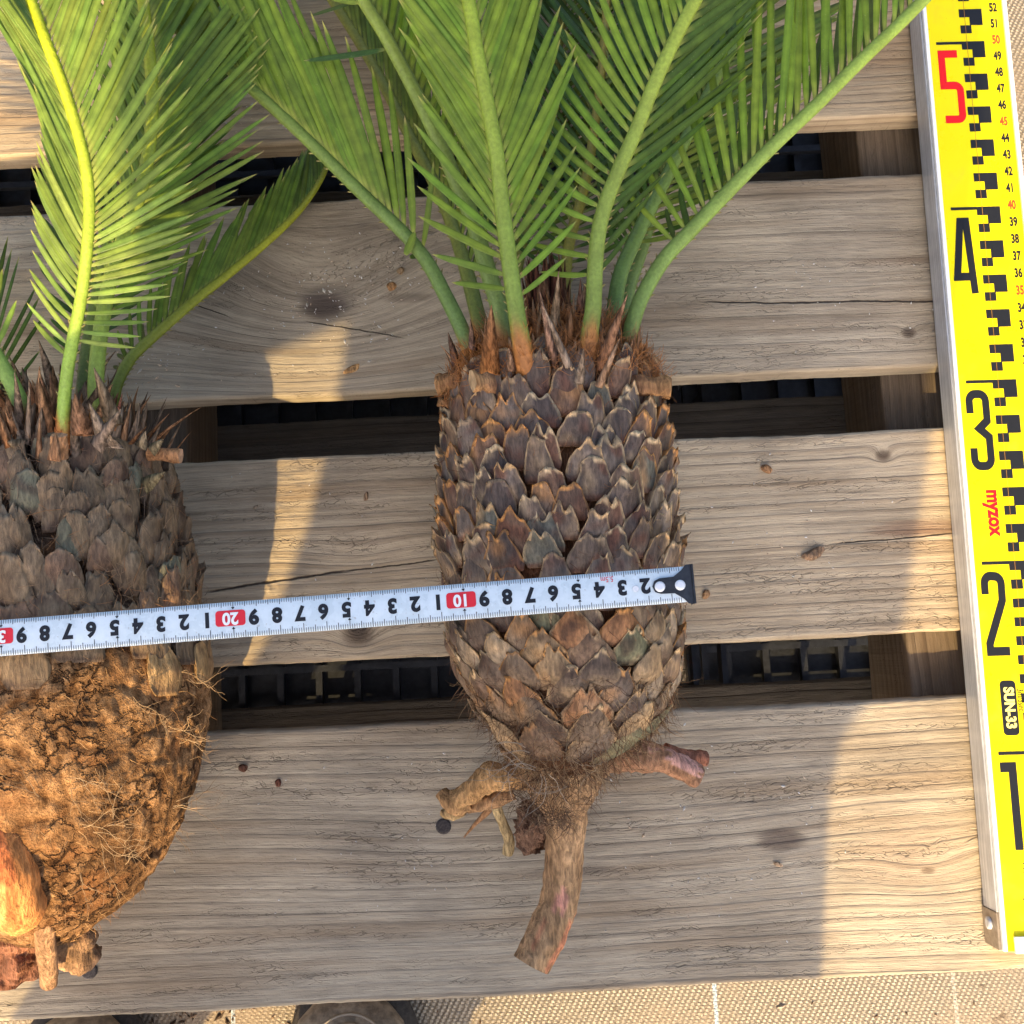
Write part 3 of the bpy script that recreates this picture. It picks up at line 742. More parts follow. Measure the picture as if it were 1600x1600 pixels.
# fuzz sleeve of matted fibres at the top of the taproot
for i in range(900):
    a = P(lerp(800, 925, random.random()), U(1185, 1290), U(.045, .07)); 
    if a.y < P(870, 1260, .05).y: a.x = lerp(a.x, P(870, 1260, .05).x - .004, .5)
    fibre(mb, a, (U(-1, 1), U(-1, .6), U(-.3, .3)), U(.005, .014), U(.00009, .0002), .9, 5, random.choice([(.14, .085, .05), (.22, .15, .09), (.10, .055, .035)]))
mb.build('root_hairs', M['fibre'], cy)

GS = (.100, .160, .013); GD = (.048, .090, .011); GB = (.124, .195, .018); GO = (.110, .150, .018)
random.seed(3)
def PP(l): return [P(a, b, z) for a, b, z in l]
# A: far left, low, leaflets all turned to its upper side
frond(cy, PP([(745, 570, .085), (728, 530, .088), (700, 470, .090), (652, 388, .092), (560, 297, .095), (450, 190, .10), (330, 85, .105), (200, -10, .11), (60, -110, .11), (-60, -190, .10)]), .0040, .0020,
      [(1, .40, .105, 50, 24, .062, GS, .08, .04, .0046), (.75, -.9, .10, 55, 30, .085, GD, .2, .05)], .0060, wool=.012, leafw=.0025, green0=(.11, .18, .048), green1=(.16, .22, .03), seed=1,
      extra=[(P(633, 398, .095), P(650, 362, .10), .0022, GS, .1), (P(640, 402, .085), P(662, 395, .085), .0018, GD, .1)])
# B: behind, olive
frond(cy, PP([(765, 570, .055), (752, 515, .055), (721, 395, .052), (690, 309, .048), (646, 223, .045), (598, 130, .042), (563, 69, .04), (519, 0, .04), (440, -120, .035), (330, -250, .03)]), .0044, .0020,
      [(1, .5, .085, 35, 26, .05, GO, .15, .07, .0052), (.7, -.8, .08, 40, 30, .05, GD, .2, .05)], .0055, wool=.02, green0=(.11, .15, .03), green1=(.22, .21, .03), seed=2)
# C
frond(cy, PP([(792, 570, .10), (785, 515, .105), (780, 481, .107), (759, 412, .11), (739, 344, .112), (712, 282, .116), (687, 223, .12), (642, 131, .125), (605, 62, .13), (567, 0, .135), (500, -110, .14), (410, -230, .14)]), .0046, .0024,
      [(1, -.25, .080, 58, 42, .095, GB, .12, .04, .0050), (-.9, -.9, .07, 50, 36, .18, GO, .3, .05)], .0068, wool=.016, green0=(.12, .18, .048), green1=(.17, .225, .035), seed=3,
      extra=[(P(601, 77, .128), P(470, 99, .115), .0022, (.05, .11, .02), -.12), (P(560, 0, .13), P(478, 28, .11), .002, (.05, .11, .02), -.12), (P(523, 120, .11), P(476, 30, .11), .0022, GS, .2)])
# D: centre, both sides spread
frond(cy, PP([(828, 606, .094), (823, 578, .112), (812, 520, .122), (806, 481, .126), (794, 395, .132), (783, 309, .137), (776, 241, .142), (760, 155, .148), (746, 86, .153), (732, 0, .158), (705, -130, .165), (670, -280, .165)]), .0043, .0027,
      [(-1, -.05, .062, 80, 27, .056, GB, .06, .035, .0046), (1, -.05, .068, 62, 31, .052, GB, .10, .04, .0048)], .0072, wool=.037, green0=(.14, .205, .042), green1=(.23, .30, .03), seed=4,
      extra=[(P(785, 318, .13), P(726, 290, .125), .0021, GB, .15)])
# E: right of centre
frond(cy, PP([(918, 604, .088), (920, 578, .103), (921, 525, .112), (927, 481, .115), (931, 400, .120), (941, 335, .124), (965, 270, .128), (993, 206, .132), (1020, 137, .138), (1051, 69, .143), (1087, 0, .148), (1150, -110, .155), (1225, -230, .155)]), .0042, .0026,
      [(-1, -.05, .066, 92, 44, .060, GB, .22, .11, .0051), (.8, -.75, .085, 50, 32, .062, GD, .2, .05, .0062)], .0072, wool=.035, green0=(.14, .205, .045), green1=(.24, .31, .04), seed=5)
# F: right, leaflets standing up
frond(cy, PP([(985, 580, .085), (985, 525, .088), (990, 500, .09), (1003, 464, .092), (1037, 406, .095), (1079, 361, .098), (1141, 296, .102), (1209, 227, .107), (1278, 162, .112), (1347, 93, .116), (1416, 27, .12), (1500, -60, .125), (1600, -170, .13)]), .0040, .0027,
      [(-1, .05, .100, 86, 46, .066, GB, .03, .05, .0056), (-.7, -.9, .085, 70, 50, .066, GD, .1, .05)], .0062, wool=.014, green0=(.13, .205, .052), green1=(.24, .33, .05), seed=6)
# G, H: dark ones behind on the right
frond(cy, PP([(958, 575, .055), (960, 490, .055), (969, 430, .055), (992, 375, .054), (1018, 322, .052), (1040, 280, .05), (1080, 200, .048), (1125, 110, .045), (1165, 40, .04), (1185, -40, .04), (1230, -180, .04)]), .0046, .0022,
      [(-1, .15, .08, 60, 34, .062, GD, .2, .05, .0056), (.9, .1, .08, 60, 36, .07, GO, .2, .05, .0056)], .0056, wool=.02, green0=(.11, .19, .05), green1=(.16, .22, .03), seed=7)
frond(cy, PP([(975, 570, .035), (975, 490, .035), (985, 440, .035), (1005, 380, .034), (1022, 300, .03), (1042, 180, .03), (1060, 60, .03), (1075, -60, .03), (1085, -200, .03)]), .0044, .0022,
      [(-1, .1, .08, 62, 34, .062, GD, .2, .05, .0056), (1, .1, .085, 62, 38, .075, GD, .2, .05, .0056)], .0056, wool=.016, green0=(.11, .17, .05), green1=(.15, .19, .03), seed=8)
# I: olive upright one behind the bud
frond(cy, PP([(885, 560, .035), (883, 447, .035), (890, 378, .034), (904, 327, .033), (917, 275, .032), (928, 206, .03), (940, 110, .03), (948, 0, .03), (950, -140, .03)]), .0036, .0020,
      [(-1, .1, .085, 72, 48, .045, GD, .3, .05, .0052), (1, .1, .085, 72, 48, .045, GD, .3, .05, .0052)], .0052, wool=.012, green0=(.22, .20, .03), green1=(.25, .20, .03), seed=9, leafw=.0017)

frond(cy, PP([(800, 570, .03), (800, 480, .03), (812, 400, .03), (830, 320, .026), (850, 230, .025), (868, 120, .025), (880, 0, .025), (890, -120, .025)]), .0036, .0020,
      [(-1, .1, .08, 70, 46, .06, GD, .3, .05, .0052), (1, .1, .08, 70, 44, .06, GO, .3, .05, .0052)], .0052, wool=.012, green0=(.15, .17, .03), green1=(.2, .19, .03), seed=12, leafw=.0018)

# ================================================================== LEFT CYCAD
ZB = .063
TTL = 0
rl = Rev([(1470, 20, 120), (1450, -10, 150), (1425, -45, 185), (1390, -70, 222), (1340, -95, 258), (1280, -110, 286), (1200, -112, 310), (1120, -104, 321), (1050, -92, 320), (980, -92, 306),
          (900, -90, 286), (820, -80, 268), (760, -62, 252), (715, -45, 236), (690, -25, 208), (668, 10, 175)], ZB)
cl = empty('cycad_plant', (rl.c[8].x, rl.c[8].y, 0), 'thicker sago cycad at the left edge of the pallet, with a swollen fibrous orange-brown trunk', 'cycad', 'bare rooted cycads laid on the pallet')
def lc(p, t, th):
    f = t / rl.L; n_ = .5 + .5 * noise.noise(p * 60); n2 = .5 + .5 * noise.noise(p * 190)
    a = lerp3((.16, .075, .032), (.52, .31, .13), n_ * .5 + n2 * .5); b = lerp3((.09, .055, .035), (.19, .125, .08), n_)
    k = min(1, max(0, (f - .5) / .12)); c = lerp3(a, b, k)
    return lerp3(c, (.16, .08, .035), max(0, .35 - f) * 1.6)
def soil_mat():
    g = G('soil_caked_bark', .95, .1); o = g.co(); q = g.sep(o)
    n1 = g.noise(o, 1500, 4, .7); n2 = g.noise(o, 260, 5, .7); n3 = g.noise(g.vec(g.mul(q[0], 1.0), g.mul(q[1], .3), q[2]), 900, 3, .6)
    wv = g.noise(o, 70, 4, .65)
    cr = g.voro(g.vec(g.add(g.mul(q[0], 95.0), g.mul(wv, 3.2)), g.add(g.mul(q[1], 120.0), g.mul(wv, 3.6)), g.mul(q[2], 90.0)))
    up_ = g.ss(q[1], .055, .075)                                     # the upper, scaly part stays fibrous
    crack = g.mul(g.ss(cr, 0.0, .10, 1, 0), g.ss(g.noise(o, 45, 3), .46, .6))
    c = g.mix(1.0, g.attr(), g.mix(g.ss(n2, .32, .68), (.55, .50, .46), (1.35, 1.32, 1.28)), 'MULTIPLY')
    c = g.mix(1.0, c, g.mix(g.ss(n1, .35, .65), (.78, .76, .74), (1.22, 1.2, 1.18)), 'MULTIPLY')
    c = g.mix(g.mul(g.ss(g.noise(o, 34, 4, .7), .52, .66), .6), c, (.30, .125, .045))
    c = g.mix(g.mul(crack, .85), c, (.045, .022, .012))
    g.col(c); g.bump(g.add(g.mul(n1, .35), g.mul(n2, 1.3), g.mul(n3, .5), g.mul(crack, -1.6)), .0022, 1.0)
    return g.m
M['soil'] = soil_mat()
def mat_relief(p, f):
    q = Vector((p.x * 52, p.y * 62, p.z * 52)); q += Vector((noise.noise(p * 40), noise.noise(p * 40 + Vector((9, 1, 2))), 0)) * .9
    d = noise.voronoi(q, distance_metric='DISTANCE')[0]; e = d[1] - d[0]
    return min(1, e * 3.4), noise.noise(Vector((p.x * 260, p.y * 70, p.z * 260)))
def core_matted():
    mb = MB(); nt, na = 260, 330; rings = []
    for i in range(nt + 1):
        t = rl.L * i / nt; ring = []; f = t / rl.L
        for k in range(na):
            th = 2 * pi * k / na; p = rl.pt(t, th); e, n2 = mat_relief(p, f)
            k2 = 1 - min(1, max(0, (f - .52) / .1))
            h = -.002 + (.0015 * e + .0012 * n2 + .0014 * noise.noise(p * 60) + .0005 * noise.noise(Vector((p.x * 700, p.y * 160, p.z * 700)))) * k2 + (1 - k2) * .0014 * noise.noise(p * 200) - (1 - k2) * .002
            if abs(t - TTL) < .016: h = min(h, .0012)
            c = lc(p, t, th); g_ = lerp(.45, 1.12, e) if k2 > .1 else 1
            c = lerp3(c, lerp3((.11, .045, .018), (.56, .32, .15), min(1, max(0, e * .55 + .5 * (n2 + .5) + .5 * noise.noise(p * 50)))), .65 * k2)
            c = lerp3(c, (.13, .07, .032), k2 * .75 * min(1, max(0, (noise.noise(p * 30 + Vector((3, 3, 3))) + .15 + .9 * (.30 - f)) * 1.6)))  # darker brown soil stain, thickest at the base, with shade put into its colour
            ring.append(mb.vert(rl.pt(t, th, h), c))
        rings.append(ring)
    for i in range(nt):
        for k in range(na): mb.face((rings[i][k], rings[i][(k + 1) % na], rings[i + 1][(k + 1) % na], rings[i + 1][k]))
    for i, e in ((0, -1), (nt, 1)):
        c, r = rl.at(rl.L * i / nt); cc = mb.vert(c + rl.a * e * .004, (.2, .1, .05))
        for k in range(na):
            f = (rings[i][k], rings[i][(k + 1) % na], cc); mb.face(f if e > 0 else f[::-1])
    return mb.build('trunk_core', M['soil'], cl)
TTL = (P(100, 990, .1335) - rl.c[0]).dot(rl.a)
core_matted()
random.seed(77)
TTL = (P(100, 990, .1335) - rl.c[0]).dot(rl.a)
mb = MB(); t = .05; ri = 0
while t < rl.L - .008:
    f = t / rl.L; r = rl.at(t)[1]; n = max(6, round(2 * pi * r / (.0235 if f < .55 else .0150)))
    for k in range(n):
        th = 2 * pi * (k + .5 * (ri % 2)) / n + U(-.16, .16)
        if sin(th) < -.6: continue
        if f < .55:
            if random.random() < (1.1 if f < .46 else .55): continue
            tk_ = .3 if abs(t - TTL) < .014 else 1.0
            fc = lerp3((.46, .28, .115), (.30, .17, .08), random.random())
            scale_plate(mb, rl, t + U(-.003, .003), th, U(.010, .014), U(.018, .026), U(.0008, .0026) * tk_, U(.0004, .0016) * tk_, U(.1, .5), fc, lerp3(fc, (.42, .26, .12), .3), (.20, .11, .05), U(-.3, .3), U(0, .4), sd=U(0, 60), rimw=.0012)
        else:
            fc = lerp3((.17, .115, .065), (.27, .17, .085), random.random())
            if random.random() < .07: fc = (.15, .135, .08)
            if random.random() < .25: fc = (.21, .12, .065)
            scale_plate(mb, rl, t + U(-.005, .005), th, U(.0052, .0088), U(.016, .026), U(.004, .0085) * (.35 if abs(t - TTL) < .016 else 1), U(.002, .0045) * (.5 if abs(t - TTL) < .016 else 1), U(.3, .7), fc, lerp3(fc, (.34, .25, .15), .5), (.075, .04, .024), U(-.3, .3), U(0, .4), sd=U(0, 60), rimw=.0008, shp=[.95, 1.1, 1.05, .92, .66])
    t += .0125 if f < .55 else .0084; ri += 1
mb.build('bark_scales', M['scale'], cl)
random.seed(8)
fibre_mat(cl, rl, 650, (.02, .56), [(.36, .18, .07), (.48, .27, .11), (.20, .10, .04), (.50, .31, .15)], (.003, .009), (.00008, .00016), .0008, wand=.5, dirb=-.4)
fibre_mat(cl, rl, 3000, (.60, .99), [(.24, .16, .10), (.32, .20, .11), (.14, .09, .06), (.36, .17, .07)], (.004, .012), (.00008, .0002), .006, 'crown_fibres', dirb=.9, wand=.4)
# pale wandering root hairs
mb = MB()
for (px, py, z, dx, dy, L) in ((300, 1050, .09, 1, -.2, .03), (320, 1060, .08, 1, -.5, .03), (285, 1130, .1, 1, -.3, .035), (300, 1155, .09, 1, .1, .035), (290, 1150, .1, .2, .9, .02), (285, 1255, .08, 1, .3, .035), (270, 1262, .08, 1, .3, .035), (200, 1280, .12, .3, 1, .03), (190, 1290, .12, 1, .2, .03),
                               (150, 1300, .12, 1, .1, .04), (110, 1230, .13, 1, -.1, .03), (160, 1320, .11, .4, -1, .03), (220, 1350, .1, .8, .7, .02), (230, 1090, .12, .9, -.5, .03), (120, 1215, .13, 1, 0, .03), (290, 1295, .06, .6, -.8, .02), (60, 1240, .13, -.6, .7, .03), (130, 1290, .12, .9, .3, .04), (130, 1360, .11, .2, -1, .03)):
    for j in range(2):
        p0 = P(px + U(-5, 5), py + U(-5, 5), z); tt = (p0 - rl.c[0]).dot(rl.a); cc, r_ = rl.at(tt); v = p0 - cc; v -= rl.a * v.dot(rl.a)
        th = math.atan2(v.dot(rl.e2), v.dot(rl.e1)); th = max(.12, th); p0 = rl.pt(tt, th, .0012)
        def keep(q):
            tt = (q - rl.c[0]).dot(rl.a); cc, r_ = rl.at(tt); v = q - cc; v -= rl.a * v.dot(rl.a)
            return q + v.normalized() * (r_ + .0012 - v.length) if v.length < r_ + .001 else q
        pts = fibre(mb, p0, (dx + U(-.5, .5), dy + U(-.5, .5), .1), L * U(.5, .95), .00019, .75, 12, (.36, .24, .13), keep)
        for m in (4, 7, 9): fibre(mb, pts[m], (dx + U(-1, 1), dy + U(-1, 1), .1), L * .25, .00012, .7, 5, (.34, .22, .12), keep)
mb.build('root_hairs', M['fibre'], cl)
# crown bracts
mb = MB()
for i in range(160):
    th = U(-.3, pi + .3); q = U(0, 1); ax_t = rl.L - lerp(.026, -.012, q); c, _r = rl.at(min(ax_t, rl.L)); rad = rl.e1 * cos(th) + rl.e2 * sin(th)
    rr = lerp(.062, .015, q); base = c + rl.a * max(0, ax_t - rl.L) + rad * min(rr, _r * 1.02)
    c0 = random.choice([(.26, .18, .12), (.34, .16, .07), (.38, .15, .05), (.18, .12, .08)])
    blade(mb, base, rl.a * U(.7, 1.2) + rad * U(.1, .8) + rl.e1 * U(-.3, .3), U(.012, .030), U(.0014, .004), rad, U(-.3, .3), c0, lerp3(c0, (.28, .20, .12), .5))
for (bx, by, tx, ty, z0, z1, wd, c0) in ((60, 690, 47, 595, .10, .11, .005, (.36, .14, .06)), (78, 690, 66, 590, .105, .115, .005, (.34, .12, .05)), (88, 700, 80, 582, .10, .11, .003, (.30, .11, .05)), (130, 680, 118, 615, .12, .13, .005, (.36, .17, .08)), (180, 665, 148, 575, .115, .125, .004, (.26, .17, .09)),
                                          (165, 690, 140, 630, .12, .13, .0035, (.22, .16, .11)), (85, 720, 88, 676, .135, .138, .003, (.42, .20, .09)), (178, 670, 192, 615, .09, .10, .0016, (.28, .08, .05)), (220, 700, 228, 674, .10, .105, .003, (.26, .20, .12)), (236, 705, 256, 686, .09, .095, .003, (.28, .22, .12)), (225, 760, 258, 738, .09, .10, .004, (.30, .25, .13)), (10, 690, 4, 660, .09, .1, .0025, (.2, .15, .1)),
                                          (35, 690, 25, 645, .1, .11, .004, (.26, .17, .10)), (150, 700, 190, 640, .12, .13, .004, (.24, .17, .12)), (40, 700, 12, 690, .11, .12, .004, (.24, .17, .10)), (180, 700, 172, 680, .12, .128, .004, (.26, .2, .15))):
    a, b = P(bx, by, z0), P(tx, ty, z1); blade(mb, a, b - a, (b - a).length, wd, (0, 0, 1), .04, c0, lerp3(c0, (.28, .20, .12), .5), 10, .5)
mb.build('crown_bracts', M['cata'], cl)
mb = MB()
for (ax_, ay, bx, by, z0, z1, r) in ((232, 708, 283, 713, .085, .085, .0034), (95, 715, 92, 680, .13, .135, .0035)):
    a, b = P(ax_, ay, z0), P(bx, by, z1)
    mb = MB(); mb.tube([a.lerp(b, k / 8) for k in range(9)], [r] * 9, 12, (.50, .25, .11), cap1=(.55, .32, .18), rough=.2, fq=300); mb.build('leaf_stub', M['root'], cl)
# roots of the left plant
root('side_root', cl, [(14, 1440, .100), (26, 1422, .110), (22, 1370, .117), (6, 1315, .117), (-6, 1278, .106)], [.006, .0108, .0104, .0092, .003], col=(.60, .24, .07), cap=(.5, .25, .1), rough=.16, fq=60, patch=[(.2, .55, 1.6, 2.6, (.68, .34, .11)), (.5, .9, 1.2, 2.2, (.62, .19, .06))])
root('side_root', cl, [(68, 1420, .09), (70, 1460, .085), (74, 1500, .075), (76, 1538, .065)], [.0055, .0048, .0046, .0038], col=(.36, .20, .10), cap=(.42, .24, .12))
root('side_root', cl, [(85, 1420, .06), (108, 1465, .055), (122, 1488, .05), (145, 1500, .045)], [.016, .0125, .010, .0065], col=(.30, .17, .085), cap=(.50, .33, .18), rough=.4, fq=160)
root('side_root', cl, [(30, 1420, .06), (22, 1470, .055), (18, 1518, .05)], [.022, .018, .014], col=(.24, .10, .055), cap=(.45, .32, .14), rough=.4, fq=120)
root('side_root', cl, [(-30, 1430, .06), (-50, 1480, .05), (-60, 1530, .04)], [.02, .014, .010], col=(.26, .13, .07), rough=.4)
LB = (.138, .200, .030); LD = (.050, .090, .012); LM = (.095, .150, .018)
frond(cl, PP([(104, 715, .10), (99, 655, .115), (104, 590, .125), (113, 536, .13), (127, 464, .137), (137, 378, .145), (139, 309, .15), (131, 247, .155), (113, 179, .16), (93, 120, .165), (69, 58, .17), (48, 0, .17), (10, -90, .17), (-40, -190, .16)]), .0031, .0021,
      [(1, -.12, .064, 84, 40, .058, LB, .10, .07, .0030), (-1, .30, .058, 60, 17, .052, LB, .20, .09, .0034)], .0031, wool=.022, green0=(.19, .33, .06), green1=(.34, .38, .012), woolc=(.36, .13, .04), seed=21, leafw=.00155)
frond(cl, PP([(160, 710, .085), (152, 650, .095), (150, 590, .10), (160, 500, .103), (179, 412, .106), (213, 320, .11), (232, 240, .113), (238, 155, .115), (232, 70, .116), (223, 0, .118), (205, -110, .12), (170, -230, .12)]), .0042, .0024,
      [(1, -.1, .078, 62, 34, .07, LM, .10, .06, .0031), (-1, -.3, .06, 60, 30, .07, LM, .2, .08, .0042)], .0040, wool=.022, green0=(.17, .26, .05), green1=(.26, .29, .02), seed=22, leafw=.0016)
frond(cl, PP([(172, 690, .06), (180, 610, .058), (200, 567, .055), (222, 542, .052), (299, 474, .045), (350, 434, .04), (406, 388, .034), (455, 343, .028), (486, 305, .02), (508, 266, .010), (512, 235, -.004)]), .0036, .0014,
      [(-1, .35, .046, 50, 28, .045, LM, .06, .05, .0036), (-.55, -.6, .055, 80, 56, .04, LD, .1, .05, .0040)], .0036, wool=.016, green0=(.13, .17, .03), green1=(.28, .29, .02), seed=23, leafw=.0017)
frond(cl, PP([(60, 715, .09), (45, 665, .10), (28, 620, .105), (5, 575, .108), (-40, 500, .11), (-90, 420, .11), (-140, 330, .11)]), .0044, .0026,
      [(1, .1, .060, 55, 34, .055, LB, .1, .05, .0055), (-1, .1, .06, 60, 40, .05, LB, .1, .05, .0055)], .0055, wool=.022, green0=(.19, .32, .08), green1=(.25, .34, .05), seed=24, leafw=.0019)
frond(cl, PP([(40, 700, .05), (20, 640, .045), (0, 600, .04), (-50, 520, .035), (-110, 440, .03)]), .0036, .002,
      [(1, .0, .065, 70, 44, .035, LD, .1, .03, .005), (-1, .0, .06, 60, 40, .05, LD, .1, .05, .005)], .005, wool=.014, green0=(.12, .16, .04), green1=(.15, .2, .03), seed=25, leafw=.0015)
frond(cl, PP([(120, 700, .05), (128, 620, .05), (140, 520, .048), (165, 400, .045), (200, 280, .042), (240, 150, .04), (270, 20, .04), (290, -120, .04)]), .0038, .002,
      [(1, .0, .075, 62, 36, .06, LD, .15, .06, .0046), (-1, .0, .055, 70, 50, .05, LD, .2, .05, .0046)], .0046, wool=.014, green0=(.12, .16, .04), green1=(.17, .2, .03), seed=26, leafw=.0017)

frond(cl, PP([(40, 700, .07), (-10, 640, .085), (-80, 560, .10), (-170, 460, .11), (-260, 350, .115), (-340, 240, .12), (-400, 130, .12)]), .0038, .002,
      [(1, .0, .06, 66, 38, .07, LM, .1, .05, .0040), (-1, .0, .06, 66, 38, .07, LM, .1, .05, .0040)], .0040, wool=.018, green0=(.14, .2, .05), green1=(.2, .26, .03), seed=27, leafw=.0016)
# ================================================================== lettering helper
def text_mesh(mb, txt, size, M4, xs=1.0, col=(1, 1, 1), bold=0.0, surf=None, center=True):
    cu = bpy.data.curves.new('t', 'FONT'); cu.body = txt; cu.size = size; cu.align_x = 'CENTER' if center else 'LEFT'; cu.align_y = 'CENTER'; cu.offset = bold
    cu.resolution_u = 4
    o = bpy.data.objects.new('t', cu); C.objects.link(o)
    bpy.context.view_layer.update()
    me = o.evaluated_get(bpy.context.evaluated_depsgraph_get()).to_mesh()
    base = len(mb.v)
    for v in me.vertices:
        p = M4 @ Vector((v.co.x * xs, v.co.y, 0)); p = surf(p) if surf else p; mb.vert(p, col)
    for f in me.polygons: mb.face([base + i for i in f.vertices])
    o.evaluated_get(bpy.context.evaluated_depsgraph_get()).to_mesh_clear()
    bpy.data.objects.remove(o); bpy.data.curves.remove(cu)

# ================================================================== MEASURING STAFF
ZS = .020
s0 = P(1574, 1487, ZS); s1 = P(1447, 20, ZS)
sd_ = (s1 - s0); sd_.z = 0
SL = 51.85; kS = sd_.length / SL                       # metres per cm as read off the staff
sa = sd_.normalized(); sx = sa.cross(Vector((0, 0, 1))).normalized()
st = empty('measuring_staff', (s0.x, s0.y, 0), 'yellow survey staff with black checks and big numerals along the right edge of the pallet', 'measuring staff')
MS = Matrix(((sx.x * kS, sa.x * kS, 0, s0.x), (sx.y * kS, sa.y * kS, 0, s0.y), (0, 0, 1, 0), (0, 0, 0, 1)))
def SB(x0, x1, y0, y1, z0, z1, name, mat, smooth=False):
    b = MB(); b.box(x0, x1, y0, y1, z0, z1, M=MS); o = b.build(name, mat, st, smooth)
    bv = o.modifiers.new('bevel', 'BEVEL'); bv.width = .0004; bv.segments = 2; return o
m_yel = flat_mat('yellow_enamel', (.90, .76, .002), .30, .5, 0, 500, .05)
m_alu = G('brushed_aluminium', .38, .5); m_alu.b.inputs['Metallic'].default_value = .35
q = m_alu.sep(m_alu.co()); al_n = m_alu.noise(m_alu.vec(m_alu.mul(q[0], 900.0), m_alu.mul(q[1], 8.0), m_alu.mul(q[2], 900.0)), 1, 3); al_d = m_alu.noise(m_alu.co(), 60, 4, .7)
m_alu.col(m_alu.mix(m_alu.ss(m_alu.add(al_n, m_alu.mul(al_d, .6)), .5, 1.1), (.40, .41, .43), (.66, .67, .69))); m_alu.bump(al_n, .0002, .5); m_alu = m_alu.m
g_ = G('worn_yellow_enamel', .4, .25); n1_ = g_.noise(g_.co(), 40, 5, .7); n2_ = g_.noise(g_.co(), 700, 3, .6); n3_ = g_.noise(g_.co(), 9, 3, .6)
c_ = g_.mix(g_.ss(n2_, .68, .74, 0, .75), (.84, .68, .001), (.16, .12, .03)); c_ = g_.mix(g_.ss(n1_, .55, .75, 0, .28), c_, (.62, .48, .05))
g_.col(c_); g_.put(g_.b.inputs['Roughness'], g_.ss(n1_, .3, .7, .24, .5)); g_.bump(n1_, .0004, .4); m_yel = g_.m
m_blk = flat_mat('black_print', (.014, .015, .018), .5, .2); m_redp = flat_mat('red_print', (.72, .012, .016), .5, .2); m_redd = flat_mat('dark_red_print', (.42, .06, .01), .4, .4)
m_wht = flat_mat('white_enamel', (.80, .80, .78), .35, .5, 0, 300, .06)
WY = 4.42; YE = 60.0
SB(0, WY, 0.0, YE, .0050, ZS, 'yellow_face', m_yel)
SB(-.22, -.004, 0.02, YE, .0185, ZS + .0012, 'white_rail', m_wht)
SB(WY + .004, WY + .24, 0.02, YE, .0185, ZS + .0012, 'white_rail', m_wht)
SB(-.30, -.006, 1.9, YE, .0025, .0182, 'side_channel', m_alu)
SB(WY + .006, WY + .30, 1.9, YE, .0025, .0182, 'side_channel', m_alu)
m_cap = flat_mat('bronze_cap', (.33, .27, .21), .4, .5, .5, 300, .2)
SB(-.34, -.008, .0, 1.88, .0012, .0183, 'end_cap', m_cap)
SB(.35, 2.3, -.08, .75, ZS + .0003, ZS + .0022, 'corner_plate', m_wht)
b = MB(); pr = MS @ Vector((-.36, 1.2, .010)); b.tube([pr, pr - sx * .0012, pr - sx * .0016], [.0032, .0032, .002], 14, ref=(0, 0, 1), cap1=(1, 1, 1)); b.build('rivet', m_alu, st)
ZP = ZS + .00016
def SQ(b, x0, x1, y0, y1, z=ZP): b.quad(x0, x1, y0, y1, z, M=MS)
ck = MB()
for n_ in range(10, 60):
    if n_ >= 20 and n_ % 2 == 0:
        flag = n_ % 10 == 0
        ck_pts = [(.42 if flag else 1.88, n_), (3.2, n_), (3.2, n_ - 1.0), (2.46, n_ - 1.0), (2.46, n_ - .5), (1.88, n_ - .5)] + ([(1.88, n_ - .17), (.42, n_ - .17)] if flag else [])
        ck.face([ck.vert(MS @ Vector((x, y, ZP))) for x, y in ck_pts][::-1])
        SQ(ck, 1.90, 2.53, n_ - 1.5, n_ - 1.0)
    elif 11 <= n_ < 19: SQ(ck, 1.90, 3.2, n_ - .5, n_ - .02)
for n_ in range(1, 10): SQ(ck, 2.2, 3.2, n_ - .5, n_ - .02)
SQ(ck, .42, 3.2, 9.83, 10.0)
ck.build('check_marks', m_blk, st, False)
sm = MB(); SQ(sm, 2.18, 2.205, 0.8, YE - .2, ZP + .00012); sm.build('seam_line', flat_mat('seam_orange', (.35, .16, .02), .5), st, False)
for n_ in range(1, 60):
    nb = MB(); text_mesh(nb, str(n_), .72, MS @ Matrix.Translation((3.88, n_ + .05, ZP)), .62, bold=.03); nb.build('small_numeral', m_redd if n_ % 5 == 0 else m_blk, st, False)
def stroke(b, pts, w, M4, z, rnd_=()):
    """flat mitred band along a polyline"""
    n = len(pts); L_, R_ = [], []
    for i in range(n):
        p = Vector(pts[i]); d0 = (p - Vector(pts[i - 1])).normalized() if i else None; d1 = (Vector(pts[i + 1]) - p).normalized() if i < n - 1 else None
        d = ((d0 or d1) + (d1 or d0)); d.normalize(); nn = Vector((-d.y, d.x)); ref_ = d1 or d0
        k = 1 / max(.5, abs(nn.dot(Vector((-ref_.y, ref_.x)))))
        L_.append(b.vert(M4 @ Vector((*(p + nn * w / 2 * k), z)))); R_.append(b.vert(M4 @ Vector((*(p - nn * w / 2 * k), z))))
    for i in range(n - 1): b.face((R_[i], R_[i + 1], L_[i + 1], L_[i]))
def arc(cx_, cy_, r, a0, a1, n=6): return [(cx_ + r * cos(radians(lerp(a0, a1, i / n))), cy_ + r * sin(radians(lerp(a0, a1, i / n)))) for i in range(n + 1)]
